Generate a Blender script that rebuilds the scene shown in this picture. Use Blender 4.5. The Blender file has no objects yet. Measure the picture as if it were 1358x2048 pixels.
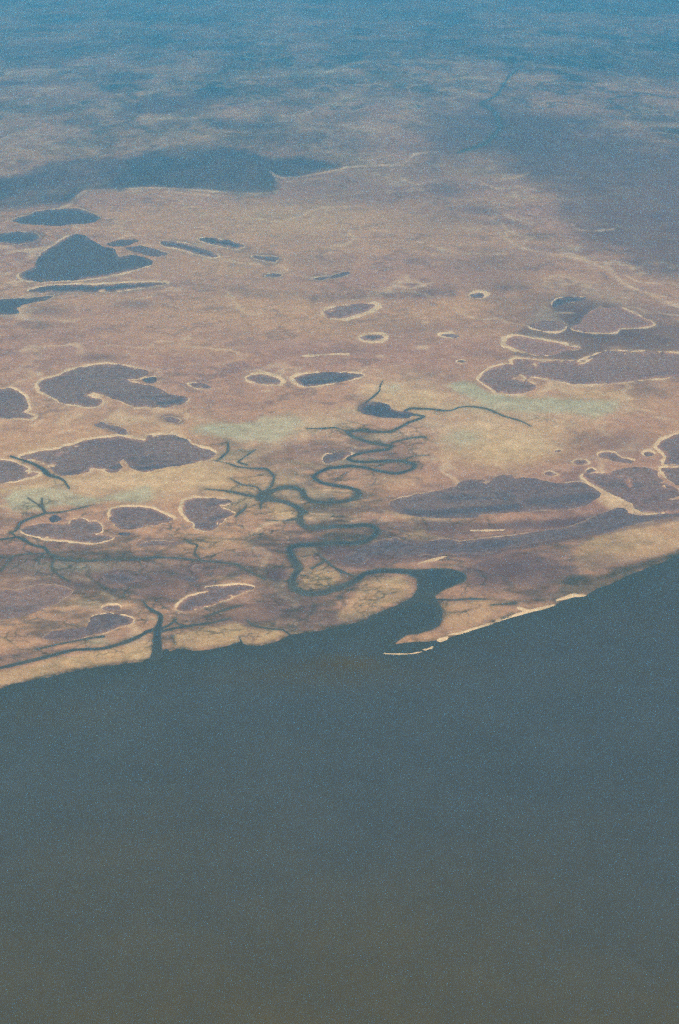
"""Tidal marsh coast seen from an aircraft: meandering river, lagoons with sandy rims, hazy plain beyond."""
import bpy, math
import numpy as np

# ------------------------------------------------------------------ camera, world, sun, exposure
H = 6000.0                       # flying height, m
PITCH = math.radians(23.0)       # depression of the optical axis
FPX = 2048 * 50.0 / 36.0         # focal length in survey pixels (50 mm lens on a 36 mm tall frame)
scn = bpy.context.scene
cam_d = bpy.data.cameras.new('camera')
cam_d.sensor_fit = 'VERTICAL'; cam_d.sensor_height = 36.0; cam_d.sensor_width = 24.0
cam_d.lens = 50.0; cam_d.clip_start = 10.0; cam_d.clip_end = 900000.0
cam = bpy.data.objects.new('camera', cam_d)
scn.collection.objects.link(cam)
cam.location = (0, 0, H); cam.rotation_euler = (math.pi / 2 - PITCH, 0, 0)
scn.camera = cam

SUN_EL, SUN_AZ = math.radians(48), math.radians(205)      # azimuth clockwise from +Y (the viewing direction)
world = bpy.data.worlds.new('World'); scn.world = world; world.use_nodes = True
wn = world.node_tree.nodes; wl = world.node_tree.links
sky = wn.new('ShaderNodeTexSky'); sky.sky_type = 'NISHITA'; sky.sun_disc = False
sky.sun_elevation = SUN_EL; sky.sun_rotation = SUN_AZ
wl.new(sky.outputs[0], wn['Background'].inputs[0]); wn['Background'].inputs[1].default_value = 0.07
sun_d = bpy.data.lights.new('sun', 'SUN'); sun_d.energy = 3.2; sun_d.angle = math.radians(0.5); sun_d.color = (1.0, 0.94, 0.86)
sun = bpy.data.objects.new('sun', sun_d); scn.collection.objects.link(sun)
sd = (math.sin(SUN_AZ) * math.cos(SUN_EL), math.cos(SUN_AZ) * math.cos(SUN_EL), math.sin(SUN_EL))
sun.rotation_euler = (math.pi / 2 - SUN_EL, 0, math.pi - SUN_AZ)
sun.location = (sd[0] * 5000, sd[1] * 5000, 5500)

scn.view_settings.view_transform = 'Standard'; scn.view_settings.look = 'None'
scn.view_settings.gamma = 1.0; scn.view_settings.use_curve_mapping = False
scn.view_settings.exposure = 0.75
scn.render.engine = 'CYCLES'
scn.cycles.use_denoising = False
scn.cycles.use_adaptive_sampling = True; scn.cycles.adaptive_min_samples = 6; scn.cycles.adaptive_threshold = .5
scn.cycles.max_bounces = 4; scn.cycles.volume_bounces = 1
scn.cycles.sample_clamp_indirect = 4.0

HAZE_DENSITY = 2.25e-5
HAZE_COLOR = (0.20, 0.70, .95)

# ------------------------------------------------------------------ survey: angles measured from the air, laid out on the ground
PONDS = [
 ('lagoon', 'large kidney-shaped mauve lagoon ringed by pale sand, with hooked spits on both shores', 7, 'L', 0, [(79, 768), (88, 761), (118, 751), (141, 740), (174, 733), (206, 728), (236, 730), (265, 736), (283, 739), (297, 743), (295, 752), (277, 757), (259, 758), (251, 759), (265, 765), (289, 769), (312, 776), (330, 783), (339, 790), (353, 792), (371, 795), (377, 799), (365, 807), (339, 814), (318, 815), (295, 814), (271, 814), (253, 807), (236, 801), (219, 794), (203, 789), (186, 787), (174, 790), (186, 794), (200, 798), (206, 805), (191, 812), (174, 813), (153, 809), (124, 805), (116, 799), (97, 790), (82, 782), (78, 773)], []),
 ('pond', 'tiny dark pool caught between two sand spits of the kidney-shaped lagoon', 4, 'T', 1, [(283, 760), (295, 755), (311, 755), (311, 764), (295, 766)], []),
 ('pond', 'dark pond cut by the left picture edge, just below the kidney-shaped lagoon', 6, 'R', 0, [(-77, 786), (-18, 782), (18, 777), (35, 782), (49, 795), (54, 807), (56, 818), (47, 824), (59, 830), (67, 833), (56, 837), (29, 836), (0, 836), (-77, 838)], []),
 ('pond', 'narrow slanting dark pond between the kidney-shaped lagoon and the long straight-shored lagoon', 2.5, 'B', 0, [(187, 849), (203, 845), (218, 850), (236, 854), (250, 859), (256, 868), (242, 868), (224, 860), (200, 855)], []),
 ('pond', 'very small slanting dark pool under the right end of the kidney-shaped lagoon', 2, 'T', 0, [(327, 836), (342, 835), (359, 841), (353, 846), (336, 843)], []),
 ('lagoon', 'long mauve lagoon with two sand humps biting into its straight lower shore', 7, 'T', 0, [(43, 914), (59, 909), (88, 902), (118, 899), (127, 894), (147, 891), (165, 883), (189, 878), (212, 876), (236, 874), (259, 877), (289, 881), (295, 871), (312, 869), (348, 870), (359, 874), (377, 880), (382, 889), (397, 895), (421, 902), (430, 908), (421, 916), (397, 923), (368, 929), (350, 931), (324, 936), (295, 944), (277, 942), (264, 936), (256, 927), (246, 917), (238, 927), (244, 935), (233, 944), (218, 945), (203, 939), (189, 936), (180, 939), (177, 944), (153, 948), (130, 950), (116, 949), (106, 939), (91, 927), (71, 919), (47, 916)], [[(97, 930), (106, 928), (113, 930), (109, 935), (102, 934)], [(116, 908), (125, 899), (130, 896), (127, 903), (119, 910)]]),
 ('pond', 'dark pond at left edge, across the narrow teal inlet from the straight-shored lagoon', 7, 'B', 0, [(-77, 922), (0, 920), (24, 923), (41, 931), (56, 938), (50, 943), (77, 947), (59, 954), (27, 962), (0, 966), (-77, 971)], []),
 ('pond', 'long lumpy mauve pond with a small teal pool above it, left of the leaf-shaped pond', 6, 'B', 0, [(44, 1062), (53, 1055), (71, 1050), (97, 1048), (115, 1051), (135, 1049), (144, 1041), (159, 1037), (171, 1040), (177, 1045), (191, 1044), (203, 1053), (203, 1062), (189, 1069), (224, 1074), (225, 1077), (203, 1084), (180, 1086), (153, 1083), (130, 1078), (100, 1078), (77, 1074), (56, 1068)], []),
 ('pond', 'leaf-shaped mauve pond with pale rim, between the lumpy pond and the heart-shaped pond', 7, 'T', 0, [(221, 1025), (227, 1018), (253, 1015), (280, 1014), (306, 1019), (324, 1027), (348, 1038), (330, 1044), (306, 1050), (283, 1053), (265, 1058), (242, 1058), (230, 1050), (221, 1040)], []),
 ('pond', 'heart-shaped mauve pond with a notch in its right shore, beside the meandering river', 7, 'L', 0, [(367, 1015), (371, 1003), (389, 997), (418, 997), (448, 998), (463, 1003), (454, 1009), (436, 1011), (448, 1018), (468, 1027), (454, 1034), (445, 1044), (430, 1056), (410, 1061), (392, 1056), (390, 1047), (377, 1037), (368, 1025)], []),
 ('pond', 'small teal pool just above the long lumpy pond', 0, '', 1, [(99, 1037), (109, 1031), (118, 1035), (125, 1038), (118, 1041), (105, 1044)], []),
 ('pond', 'tiny sliver of dark water just below the leaf-shaped pond', 0, '', 1, [(237, 1068), (250, 1065), (264, 1068), (250, 1071)], []),
 ('pond', 'long thin pond like a dash below the leaf-shaped and heart-shaped ponds', 2, 'B', 0, [(278, 1091), (289, 1084), (318, 1083), (348, 1084), (369, 1086), (353, 1090), (318, 1091), (295, 1092)], []),
 ('pond', 'small pale-ringed pond at the right end of the kidney-shaped lagoon', 6, 'L', 0, [(377, 768), (394, 766), (412, 768), (424, 776), (409, 777), (388, 774)], []),
 ('pond', 'almond-shaped pond with a thick pale ring, smaller of two ringed ponds side by side', 9, 'R', 0, [(494, 756), (506, 751), (527, 750), (547, 755), (561, 764), (556, 769), (536, 769), (518, 765), (500, 761)], []),
 ('pond', 'teardrop-shaped ringed pond tapering to the right, larger of two side by side', 8, 'L', 0.6, [(590, 757), (603, 751), (633, 747), (668, 745), (703, 747), (726, 751), (703, 757), (674, 764), (639, 770), (609, 772), (600, 768), (594, 764)], []),
 ('pond', 'oval pond in a thick pale ring, farthest ringed pond on the central tan plain', 11, 'R', -0.2, [(647, 623), (666, 616), (702, 609), (743, 608), (750, 612), (736, 621), (706, 630), (684, 636), (655, 634)], []),
 ('pond', 'small oval ringed pond just below the highest ringed pond of the plain', 7.5, 'R', 0.5, [(721, 675), (736, 670), (761, 671), (767, 676), (750, 681), (728, 680)], []),
 ('pond', 'small thin ringed pond level with but right of the two stacked oval ponds', 8, 'L', 0, [(883, 670), (905, 668), (920, 673), (905, 676)], []),
 ('pond', 'small dark ringed pool on the far plain, above and right of the central oval pond', 6.5, 'T', 0.7, [(940, 591), (957, 586), (975, 591), (965, 596), (946, 595)], []),
 ('pond', 'faint tiny pool in a pale ring just above the pale green flats', 5, 'L', 0.5, [(916, 723), (925, 721), (932, 723), (925, 725)], []),
 ('pond', 'elongated pond with a thick white sand cusp at its left tip', 10, 'L', -0.55, [(1015, 678), (1032, 673), (1055, 676), (1085, 681), (1111, 687), (1147, 695), (1164, 697), (1135, 701), (1105, 709), (1076, 710), (1049, 704), (1026, 695), (1014, 690)], []),
 ('lagoon', 'large branching lagoon with a round left bay and white sandbars, above the pale green flats', 7, 'L', -0.25, [(1027, 729), (1026, 721), (1035, 718), (1076, 721), (1111, 721), (1158, 722), (1176, 716), (1194, 709), (1214, 703), (1247, 703), (1282, 704), (1317, 704), (1341, 707), (1441, 719), (1441, 749), (1353, 753), (1311, 756), (1267, 762), (1223, 766), (1179, 768), (1147, 768), (1123, 763), (1099, 758), (1073, 753), (1058, 754), (1055, 763), (1071, 769), (1070, 776), (1052, 785), (1029, 787), (996, 786), (982, 776), (967, 766), (961, 759), (970, 744), (982, 737), (1008, 731)], [[(1021, 758), (1035, 753), (1037, 745), (1046, 750), (1054, 756), (1049, 762), (1038, 760)], [(1057, 731), (1070, 725), (1076, 734), (1068, 732)], [(1158, 727), (1167, 719), (1179, 718), (1194, 709), (1192, 713), (1177, 723), (1170, 728)], [(1244, 703), (1251, 705), (1253, 713), (1248, 710)], [(1286, 704), (1289, 704), (1288, 708), (1286, 707)], [(1311, 701), (1322, 702), (1320, 707), (1314, 709)]]),
 ('pond', 'oval pond below the larger grey lagoon on the upper right plain', 6.5, 'B', -0.1, [(1060, 651), (1076, 644), (1096, 642), (1117, 645), (1132, 651), (1126, 659), (1111, 662), (1088, 661), (1070, 657)], []),
 ('pond', 'dark blue crescent pool at the top left of the grey lagoon', 4, 'L', 0.8, [(1107, 606), (1117, 598), (1141, 595), (1170, 595), (1164, 601), (1141, 604), (1123, 610), (1111, 614)], []),
 ('lagoon', 'large faint grey lagoon with thin sandy edge, upper right plain', 6, 'B', -0.45, [(1144, 654), (1161, 648), (1170, 631), (1194, 616), (1211, 617), (1241, 616), (1267, 628), (1294, 641), (1306, 648), (1282, 654), (1241, 656), (1232, 663), (1200, 665), (1170, 663), (1149, 659)], []),
 ('pond', 'dark slipper-shaped ringed pond between the round dark lagoon at right edge and smaller ringed pools', 5, 'T', 0, [(1198, 910), (1208, 905), (1229, 906), (1241, 915), (1267, 922), (1261, 925), (1238, 924), (1217, 918), (1202, 915)], []),
 ('pond', 'small ringed pool just left of the dark slipper-shaped pond', 4.5, 'T', 0.4, [(1147, 925), (1155, 921), (1170, 921), (1178, 928), (1164, 929), (1152, 929)], []),
 ('pond', 'tiny ringed pool touching the upper left shore of the wide lagoon near the right edge', 4, 'T', 0.4, [(1174, 943), (1182, 937), (1191, 941), (1182, 945)], []),
 ('pond', 'small round ringed pool right of the dark slipper-shaped pond', 6, 'L', 0.3, [(1288, 906), (1300, 903), (1309, 908), (1303, 913), (1292, 911)], []),
 ('lagoon', 'dark round lagoon cut by the right picture edge, with a broad pale shore', 7, 'L', 0, [(1319, 888), (1326, 881), (1341, 874), (1358, 869), (1400, 863), (1441, 866), (1441, 930), (1350, 929), (1329, 928), (1331, 919), (1335, 913), (1326, 903), (1317, 894)], []),
 ('lagoon', 'wedge of dark lagoon at the right edge behind a slanting sand strip', 7, 'L', 0, [(1323, 937), (1338, 935), (1441, 935), (1441, 989), (1376, 977), (1353, 969), (1338, 959), (1328, 947)], []),
 ('lagoon', 'wide mauve lagoon with broad pale sandy lower left shore, near the right edge', 7, 'B', -0.1, [(1166, 952), (1173, 947), (1194, 947), (1217, 947), (1229, 943), (1247, 938), (1276, 935), (1300, 938), (1313, 944), (1317, 956), (1338, 971), (1356, 980), (1370, 989), (1341, 996), (1338, 1000), (1370, 1000), (1441, 1002), (1441, 1021), (1350, 1024), (1291, 1025), (1270, 1018), (1264, 1006), (1241, 997), (1223, 986), (1202, 977), (1188, 968), (1176, 961)], [[(1235, 952), (1245, 950), (1247, 953), (1238, 954)], [(1255, 959), (1261, 959), (1260, 969), (1257, 966)], [(1322, 972), (1329, 971), (1335, 977), (1328, 977)]]),
 ('pond', 'small dark pool just above the long dark coastal lagoon', 4, 'R', 0.5, [(1088, 947), (1099, 944), (1113, 950), (1099, 952)], []),
 ('pond', 'tiny pale-ringed pool isolated on the tan marsh left of the slipper-shaped pond', 4, 'T', 0.3, [(1112, 902), (1119, 900), (1124, 902), (1119, 904)], []),
 ('lagoon', 'long dark coastal lagoon with scalloped upper shore and bluer lower half', 2.5, 'T', 0.2, [(783, 1003), (813, 994), (845, 988), (883, 981), (913, 972), (925, 963), (942, 959), (966, 960), (978, 966), (992, 954), (1007, 951), (1022, 953), (1022, 951), (1032, 959), (1043, 956), (1070, 958), (1091, 963), (1111, 968), (1135, 966), (1161, 965), (1188, 977), (1201, 989), (1188, 1000), (1176, 1008), (1135, 1019), (1091, 1020), (1046, 1023), (1002, 1026), (958, 1029), (954, 1035), (895, 1036), (851, 1034), (807, 1028), (783, 1018)], [[(1071, 971), (1076, 969), (1081, 970), (1077, 973)]]),
 ('lagoon', 'long dark slough running along the back of the coastal ridge to the right edge', 2, 'T', 0.45, [(1440, 1020), (1358, 1024), (1340, 1026), (1290, 1031), (1258, 1028), (1250, 1018), (1235, 1016), (1220, 1022), (1190, 1034), (1160, 1048), (1130, 1056), (1080, 1064), (1040, 1070), (1000, 1074), (960, 1079), (920, 1084), (886, 1078), (860, 1083), (836, 1087), (815, 1085), (790, 1076), (760, 1083), (740, 1090), (705, 1105), (688, 1116), (690, 1126), (725, 1128), (738, 1113), (760, 1108), (780, 1109), (800, 1114), (840, 1110), (893, 1108), (960, 1109), (1000, 1100), (1030, 1092), (1080, 1083), (1120, 1078), (1160, 1070), (1208, 1066), (1260, 1050), (1300, 1041), (1358, 1033), (1440, 1024)], []),
 ('pond', 'big marsh pond cut by the left picture edge, near the sea', 2.5, 'T', -0.15, [(-77, 1186), (0, 1180), (38, 1182), (59, 1174), (77, 1171), (106, 1171), (124, 1174), (144, 1182), (127, 1197), (112, 1208), (88, 1216), (65, 1226), (29, 1235), (-77, 1247)], []),
 ('pond', 'dome-shaped dark pond with a bright rim over its top, near the inlet to the sea', 6, 'T', 0.35, [(180, 1242), (186, 1233), (206, 1228), (230, 1229), (253, 1233), (265, 1239), (259, 1248), (233, 1254), (212, 1264), (191, 1267), (177, 1261)], []),
 ('pond', 'small pool in a pale ring just above the dome-shaped pond', 5, 'T', 0.1, [(206, 1217), (218, 1211), (236, 1211), (239, 1218), (224, 1221)], []),
 ('pond', 'long dark slough pond trailing left of the dome-shaped pond', 2.5, 'T', 0.2, [(88, 1275), (106, 1264), (130, 1260), (165, 1256), (177, 1258), (186, 1269), (159, 1276), (118, 1283)], []),
 ('pond', 'dark wing-shaped pond with a bright upper edge, right of the inlet to the sea', 5, 'T', 0.2, [(412, 1176), (433, 1173), (465, 1171), (492, 1171), (507, 1174), (504, 1180), (483, 1186), (457, 1198), (430, 1207), (401, 1217), (368, 1224), (354, 1218), (362, 1207), (377, 1195), (412, 1185), (427, 1182)], []),
 ('pond', 'soft-edged greenish dark pool in the marsh above the dome-shaped pond', 0, '', 0.5, [(206, 1152), (236, 1145), (265, 1151), (292, 1158), (265, 1165), (236, 1164), (212, 1162)], []),
 ('pond', 'small round dark pool in the marsh above the wing-shaped pond, upper of two', 0, '', 0.2, [(381, 1136), (390, 1129), (404, 1130), (402, 1140), (389, 1144)], []),
 ('pond', 'small flat dark pool in the marsh above the wing-shaped pond, lower of two', 0, '', 0.6, [(361, 1155), (380, 1152), (397, 1158), (380, 1162)], []),
 ('pond', 'mauve backwater pond with a pale hook of sand, against the upper river bend', 6, 'L', 0.1, [(646, 916), (653, 908), (662, 909), (674, 904), (703, 907), (689, 916), (668, 923), (653, 926)], []),
 ('pond', 'murky teal pool filling the fork at the head of the river', 0, '', 1, [(720, 818), (732, 807), (755, 805), (776, 811), (785, 821), (805, 824), (823, 827), (817, 836), (788, 836), (758, 833), (726, 826)], []),
 ('lagoon', 'far blue lagoon with flat lower shore, just under the great dark far patch', 3, 'B', 0.8, [(22, 441), (55, 432), (81, 422), (122, 418), (158, 419), (184, 428), (202, 437), (177, 446), (147, 448), (110, 451), (74, 448), (44, 446)], []),
 ('pond', 'far blue pond at the left picture edge, beside the big blue triangular lagoon', 2, 'B', 0.8, [(-66, 474), (0, 468), (29, 465), (66, 467), (81, 474), (66, 483), (33, 487), (7, 484), (-66, 487)], []),
 ('lagoon', 'big blue triangular lagoon on the far left of the tan plain', 5, 'B', 0.8, [(125, 479), (147, 470), (169, 472), (188, 485), (206, 494), (228, 500), (236, 515), (258, 511), (280, 513), (306, 522), (298, 531), (258, 542), (206, 553), (147, 560), (85, 563), (55, 560), (37, 551), (66, 535), (85, 505), (110, 490)], []),
 ('pond', 'long thin blue pond like a blade just below the big triangular lagoon', 5, 'T', 0.9, [(59, 582), (96, 573), (147, 570), (206, 570), (280, 566), (335, 566), (295, 574), (239, 581), (206, 584), (155, 583), (103, 585)], []),
 ('pond', 'blue pond with a ragged right arm at left edge, below the blade-shaped pond', 3, 'B', 0.9, [(-66, 608), (11, 599), (55, 597), (107, 592), (88, 601), (48, 608), (33, 616), (37, 625), (22, 629), (-66, 627)], []),
 ('pond', 'lower of two parallel blue slivers slanting right of the big triangular lagoon', 4, 'B', 0.8, [(320, 483), (346, 484), (376, 489), (398, 496), (423, 505), (438, 513), (420, 514), (390, 506), (361, 497), (328, 491)], []),
 ('pond', 'upper of two parallel blue slivers slanting right of the big triangular lagoon', 4, 'L', 1, [(398, 478), (427, 477), (460, 482), (486, 492), (475, 498), (449, 493), (420, 488)], []),
 ('pond', 'short blue sliver beside the upper right shore of the big triangular lagoon', 3, 'B', 0.5, [(214, 488), (250, 480), (276, 482), (250, 491), (228, 492)], []),
 ('pond', 'grey-blue slanting sliver between the triangular lagoon and the two parallel slivers', 3, 'B', 0.4, [(250, 497), (280, 493), (309, 499), (335, 508), (317, 513), (287, 508)], []),
 ('pond', 'small dark wedge-shaped pool right of the two parallel blue slivers', 3, 'B', 0.7, [(504, 513), (529, 513), (557, 517), (548, 525), (526, 521)], []),
 ('pond', 'tiny dark pool just below the wedge-shaped pool on the far plain', 3, 'T', 0.7, [(531, 551), (548, 547), (564, 551), (548, 555)], []),
 ('pond', 'thin dark curved sliver of water on the far plain, above the highest ringed pond', 3.5, 'T', 0.6, [(625, 558), (658, 552), (696, 544), (699, 548), (688, 552), (651, 559)], [])]
CREEKS = [
 ('river', 'dark teal river winding in tight loops through the marsh to its mouth', [([(991, 824), (967, 816), (938, 813), (917, 815), (902, 821), (882, 821), (858, 818), (823, 817), (811, 821), (817, 827), (847, 833), (835, 839), (817, 845), (799, 855), (782, 863), (752, 864), (717, 861), (696, 864), (702, 871), (723, 880), (755, 888), (782, 892), (776, 899), (746, 902), (717, 908), (696, 916), (708, 923), (732, 924), (776, 922), (805, 922), (829, 929), (823, 939), (793, 947), (758, 942), (729, 935), (702, 932), (676, 935), (658, 936), (636, 946), (627, 954), (642, 965), (669, 971), (695, 975), (716, 982), (713, 994), (689, 1003), (654, 1005), (625, 1003), (610, 994), (604, 982), (586, 975), (566, 975), (548, 980), (533, 988), (542, 1000), (566, 1003), (589, 1012), (604, 1021), (600, 1035), (602, 1047), (616, 1055), (642, 1055), (669, 1053), (704, 1052), (727, 1050), (745, 1053), (755, 1061), (748, 1072), (730, 1083), (704, 1086), (665, 1086), (630, 1089), (595, 1091), (579, 1097), (583, 1112), (592, 1127), (597, 1139), (589, 1151), (585, 1165), (589, 1179), (619, 1188), (648, 1185), (678, 1176), (710, 1162), (730, 1148), (760, 1142), (795, 1142), (836, 1145), (866, 1145)], (1.6, 3, 3.3, 4.2, 5, 5.5, 5.5, 6, 8, 8, 9)), ([(536, 988), (521, 990), (519, 997), (530, 999)], (6, 8)), ([(824, 1148), (854, 1155), (889, 1155), (925, 1152)], (8, 14, 14, 4))]),
 ('creek', 'thin dark creek joining the head of the river from the pale sandy plain', [([(766, 761), (761, 771), (758, 783), (740, 799), (721, 813), (718, 820)], (0.8, 2, 2, 2.5))]),
 ('creek', 'wide teal inlet creek ending beside the long straight-shored lagoon', [([(22, 913), (38, 918), (65, 927), (85, 938), (97, 950), (118, 956), (130, 963), (138, 977)], (3.5, 3.5, 4.5, 5.5, 4, 2, 1))]),
 ('creek', 'branching dark creeks fanning out between the long lagoon and the river loop', [([(430, 921), (457, 927), (477, 934), (507, 937), (533, 938), (548, 953), (542, 974), (524, 988)], (1, 1.5, 2, 3, 2.5, 3)), ([(410, 978), (445, 981), (471, 985), (495, 991), (521, 994), (533, 991)], (0.8, 2, 2.5, 3, 4)), ([(460, 956), (483, 969), (513, 974), (524, 985)], (1, 1.6, 2)), ([(456, 886), (455, 904), (438, 919)], (1, 3, 2)), ([(512, 898), (491, 913), (477, 924), (494, 930)], (1.2, 1.6)), ([(471, 1033), (491, 1016), (493, 1009)], (2, 2, 1)), ([(521, 1018), (524, 997)], (1, 3))]),
 ('creek', 'long dark creek wandering across the lower left marsh below the lumpy pond', [([(-12, 1080), (18, 1077), (35, 1074), (53, 1083), (68, 1091), (88, 1095), (100, 1108), (115, 1114), (141, 1121), (177, 1122), (212, 1119), (250, 1119), (283, 1118), (309, 1115), (353, 1116), (371, 1118), (401, 1121), (427, 1124), (471, 1128), (486, 1136), (507, 1147), (530, 1159)], (3, 4, 4, 4, 3, 3, 2.5, 2.5, 2.5, 2)), ([(22, 1065), (29, 1071), (38, 1077)], (2.5, 3)), ([(97, 1106), (59, 1108), (29, 1111), (18, 1122), (3, 1142)], (2, 1.6, 1.4)), ([(88, 1106), (78, 1118), (79, 1128)], (2, 1.5)), ([(277, 1118), (283, 1131)], (1.5, 1)), ([(371, 1077), (380, 1086), (395, 1090), (389, 1106), (401, 1119)], (1, 1.5, 2, 1.5)), ([(112, 1112), (103, 1133), (118, 1150), (138, 1162)], (2, 2, 1.6))]),
 ('creek', 'small forked creek between the green flats and the lumpy pond', [([(22, 1066), (32, 1061), (41, 1046), (59, 1037), (80, 1030), (91, 1027), (124, 1024), (147, 1019), (165, 1015), (189, 1009)], (2.4, 2.6, 2.2, 3, 2.5, 1.6, 1.2)), ([(91, 1027), (85, 1016), (71, 1006), (56, 996)], (3, 2, 1.2)), ([(84, 1013), (84, 997)], (2.4, 1.2))]),
 ('creek', 'dark channel opening into the sea through the low coast at lower left', [([(286, 1202), (295, 1214), (308, 1223), (321, 1230), (320, 1244), (315, 1258), (314, 1279), (314, 1303), (312, 1320)], (2, 3, 5, 6, 8, 10, 11, 16)), ([(353, 1238), (339, 1250), (321, 1258)], (2, 4))]),
 ('creek', 'dark winding slough behind the tan coastal ridge at lower left', [([(-18, 1341), (0, 1336), (44, 1326), (103, 1311), (147, 1300), (206, 1297), (250, 1285), (280, 1272), (295, 1263), (312, 1258)], (4.5, 5, 5, 5, 4.5, 5, 5, 6)), ([(74, 1299), (118, 1288), (165, 1279), (206, 1273)], (1.5, 2.5, 3.5))]),
 ('creek', 'dark slough along the ridge right of the sea channel', [([(318, 1264), (348, 1257), (383, 1251), (427, 1245), (460, 1236)], (4, 4, 3.5, 3, 1.5)), ([(412, 1233), (448, 1220), (486, 1210)], (2, 2.5, 1)), ([(348, 1239), (357, 1248), (383, 1252)], (2.5, 2))]),
 ('creek', 'thin creek curving across the ridge to the sea, left of the river mouth', [([(495, 1241), (507, 1251), (536, 1257), (566, 1260), (580, 1270)], (1.8, 2, 2, 1.5)), ([(479, 1274), (483, 1286)], (1.5, 2.5))]),
 ('creek', 'thin forked creek on the tan tongue inside the lowest river loop', [([(636, 1107), (648, 1118), (665, 1133), (689, 1145), (712, 1153)], (1.8, 2.4, 2)), ([(624, 1137), (648, 1123)], (3, 1.8))]),
 ('creek', 'dark side creek branching east from the river mouth', [([(866, 1199), (910, 1200), (936, 1198), (975, 1198)], (3, 2, 2.4, 1.5)), ([(983, 1210), (1030, 1206)], (1.5, 2))]),
 ('creek', 'fine feeder creek above the upper river bends', [([(615, 857), (645, 857), (668, 855), (676, 857), (696, 863)], (1.5, 2.4, 1.6, 2))]),
 ('creek', 'fine feeder creek running right from the upper river bend', [([(782, 886), (805, 880), (835, 874), (852, 874)], (2.2, 1.8, 1)), ([(811, 920), (823, 913), (858, 910)], (1.2, 1.2))]),
 ('creek', 'green-edged feeder creek at the east end of the river head', [([(988, 824), (1011, 833), (1041, 842), (1062, 852)], (1.6, 1.8, 1.5))]),
 ('creek', 'short green creek entering a river loop from the marsh to its west', [([(533, 1040), (566, 1042), (592, 1038), (604, 1041)], (1, 2.4, 3))]),
 ('creek', 'far dark river bend in the hazy plain near the top', [([(1050, 129), (1019, 152), (993, 191), (962, 207), (988, 222), (1001, 253), (972, 286), (916, 305)], (1.5, 2, 3, 3.5, 4, 5, 3))])]
MOUTH = [(819, 1143), (866, 1137), (895, 1137), (919, 1142), (933, 1151), (930, 1162), (910, 1171), (889, 1180), (870, 1192), (877, 1207), (884, 1227), (880, 1248), (854, 1263), (813, 1271), (795, 1283), (771, 1298), (718, 1286), (689, 1269), (718, 1248), (739, 1239), (760, 1224), (795, 1210), (824, 1195), (834, 1177), (833, 1154)]
COAST = [(-1500, 1470), (-400, 1440), (-59, 1394), (0, 1378), (18, 1370), (59, 1362), (103, 1354), (133, 1345), (177, 1337), (224, 1331), (265, 1325), (284, 1324), (290, 1318), (312, 1316), (333, 1297), (339, 1303), (353, 1299), (348, 1296), (389, 1302), (418, 1299), (448, 1294), (480, 1284), (495, 1291), (519, 1292), (548, 1286), (580, 1270), (625, 1264), (663, 1258), (698, 1248), (730, 1241), (760, 1227), (795, 1213), (836, 1198), (874, 1204), (884, 1227), (877, 1251), (836, 1266), (807, 1270), (795, 1283), (789, 1288), (836, 1283), (860, 1283), (895, 1277), (925, 1266), (969, 1254), (998, 1243), (1030, 1234), (987, 1244), (1046, 1227), (1091, 1216), (1109, 1211), (1117, 1206), (1147, 1193), (1170, 1192), (1194, 1177), (1223, 1168), (1253, 1153), (1282, 1141), (1326, 1124), (1358, 1110), (1700, 1040), (2400, 960), (4000, 800)]
SANDS = [
 ('sand_spit', 'pale sand beach strip curving along the sea edge right of the river mouth', [(889, 1272), (907, 1267), (925, 1263), (954, 1254), (998, 1241), (1030, 1231), (987, 1242), (1017, 1233), (1046, 1224), (1064, 1219), (1091, 1213), (1107, 1209), (1110, 1211), (1088, 1218), (1055, 1226), (1017, 1237), (987, 1246), (958, 1254), (992, 1246), (954, 1257), (925, 1267), (904, 1271)]),
 ('sand_spit', 'small hooked spur of pale sand rising off the beach strip', [(1033, 1216), (1039, 1214), (1055, 1219), (1064, 1219), (1055, 1223), (1040, 1221)]),
 ('sandbar', 'detached pale sandbar at the far end of the beach strip', [(1112, 1200), (1123, 1195), (1141, 1189), (1151, 1186), (1155, 1189), (1172, 1190), (1170, 1193), (1149, 1194), (1129, 1199), (1114, 1203)]),
 ('sandbar', 'faint curved sandbar awash in the shallows at the river mouth', [(768, 1306), (789, 1307), (819, 1307), (842, 1303), (845, 1304), (821, 1308), (789, 1309), (770, 1308)]),
 ('sandbar', 'tiny pale sandbar between the awash bar and the beach strip', [(844, 1299), (857, 1296), (866, 1293), (864, 1297), (851, 1301)]),
 ('sandbar', 'broken patch of pale sand at the near end of the beach strip', [(874, 1280), (886, 1275), (897, 1273), (895, 1279), (880, 1284)]),
 ('sand_ridge', 'thin straight streak of pale sand on the plain above the teardrop pond', [(600, 712), (624, 709), (645, 709), (674, 708), (698, 707), (698, 710), (671, 710), (645, 712), (615, 715)]),
 ('sand_ridge', 'bright bank of sand on the marsh just above the lowest river bend', [(863, 1118), (880, 1114), (895, 1112), (894, 1114), (874, 1121), (842, 1128), (836, 1127)]),
 ('sand_ridge', 'long thin pale strip between the two dark coastal lagoons', [(942, 1061), (969, 1060), (1010, 1059), (1013, 1061), (983, 1063), (948, 1063)])]
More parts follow.
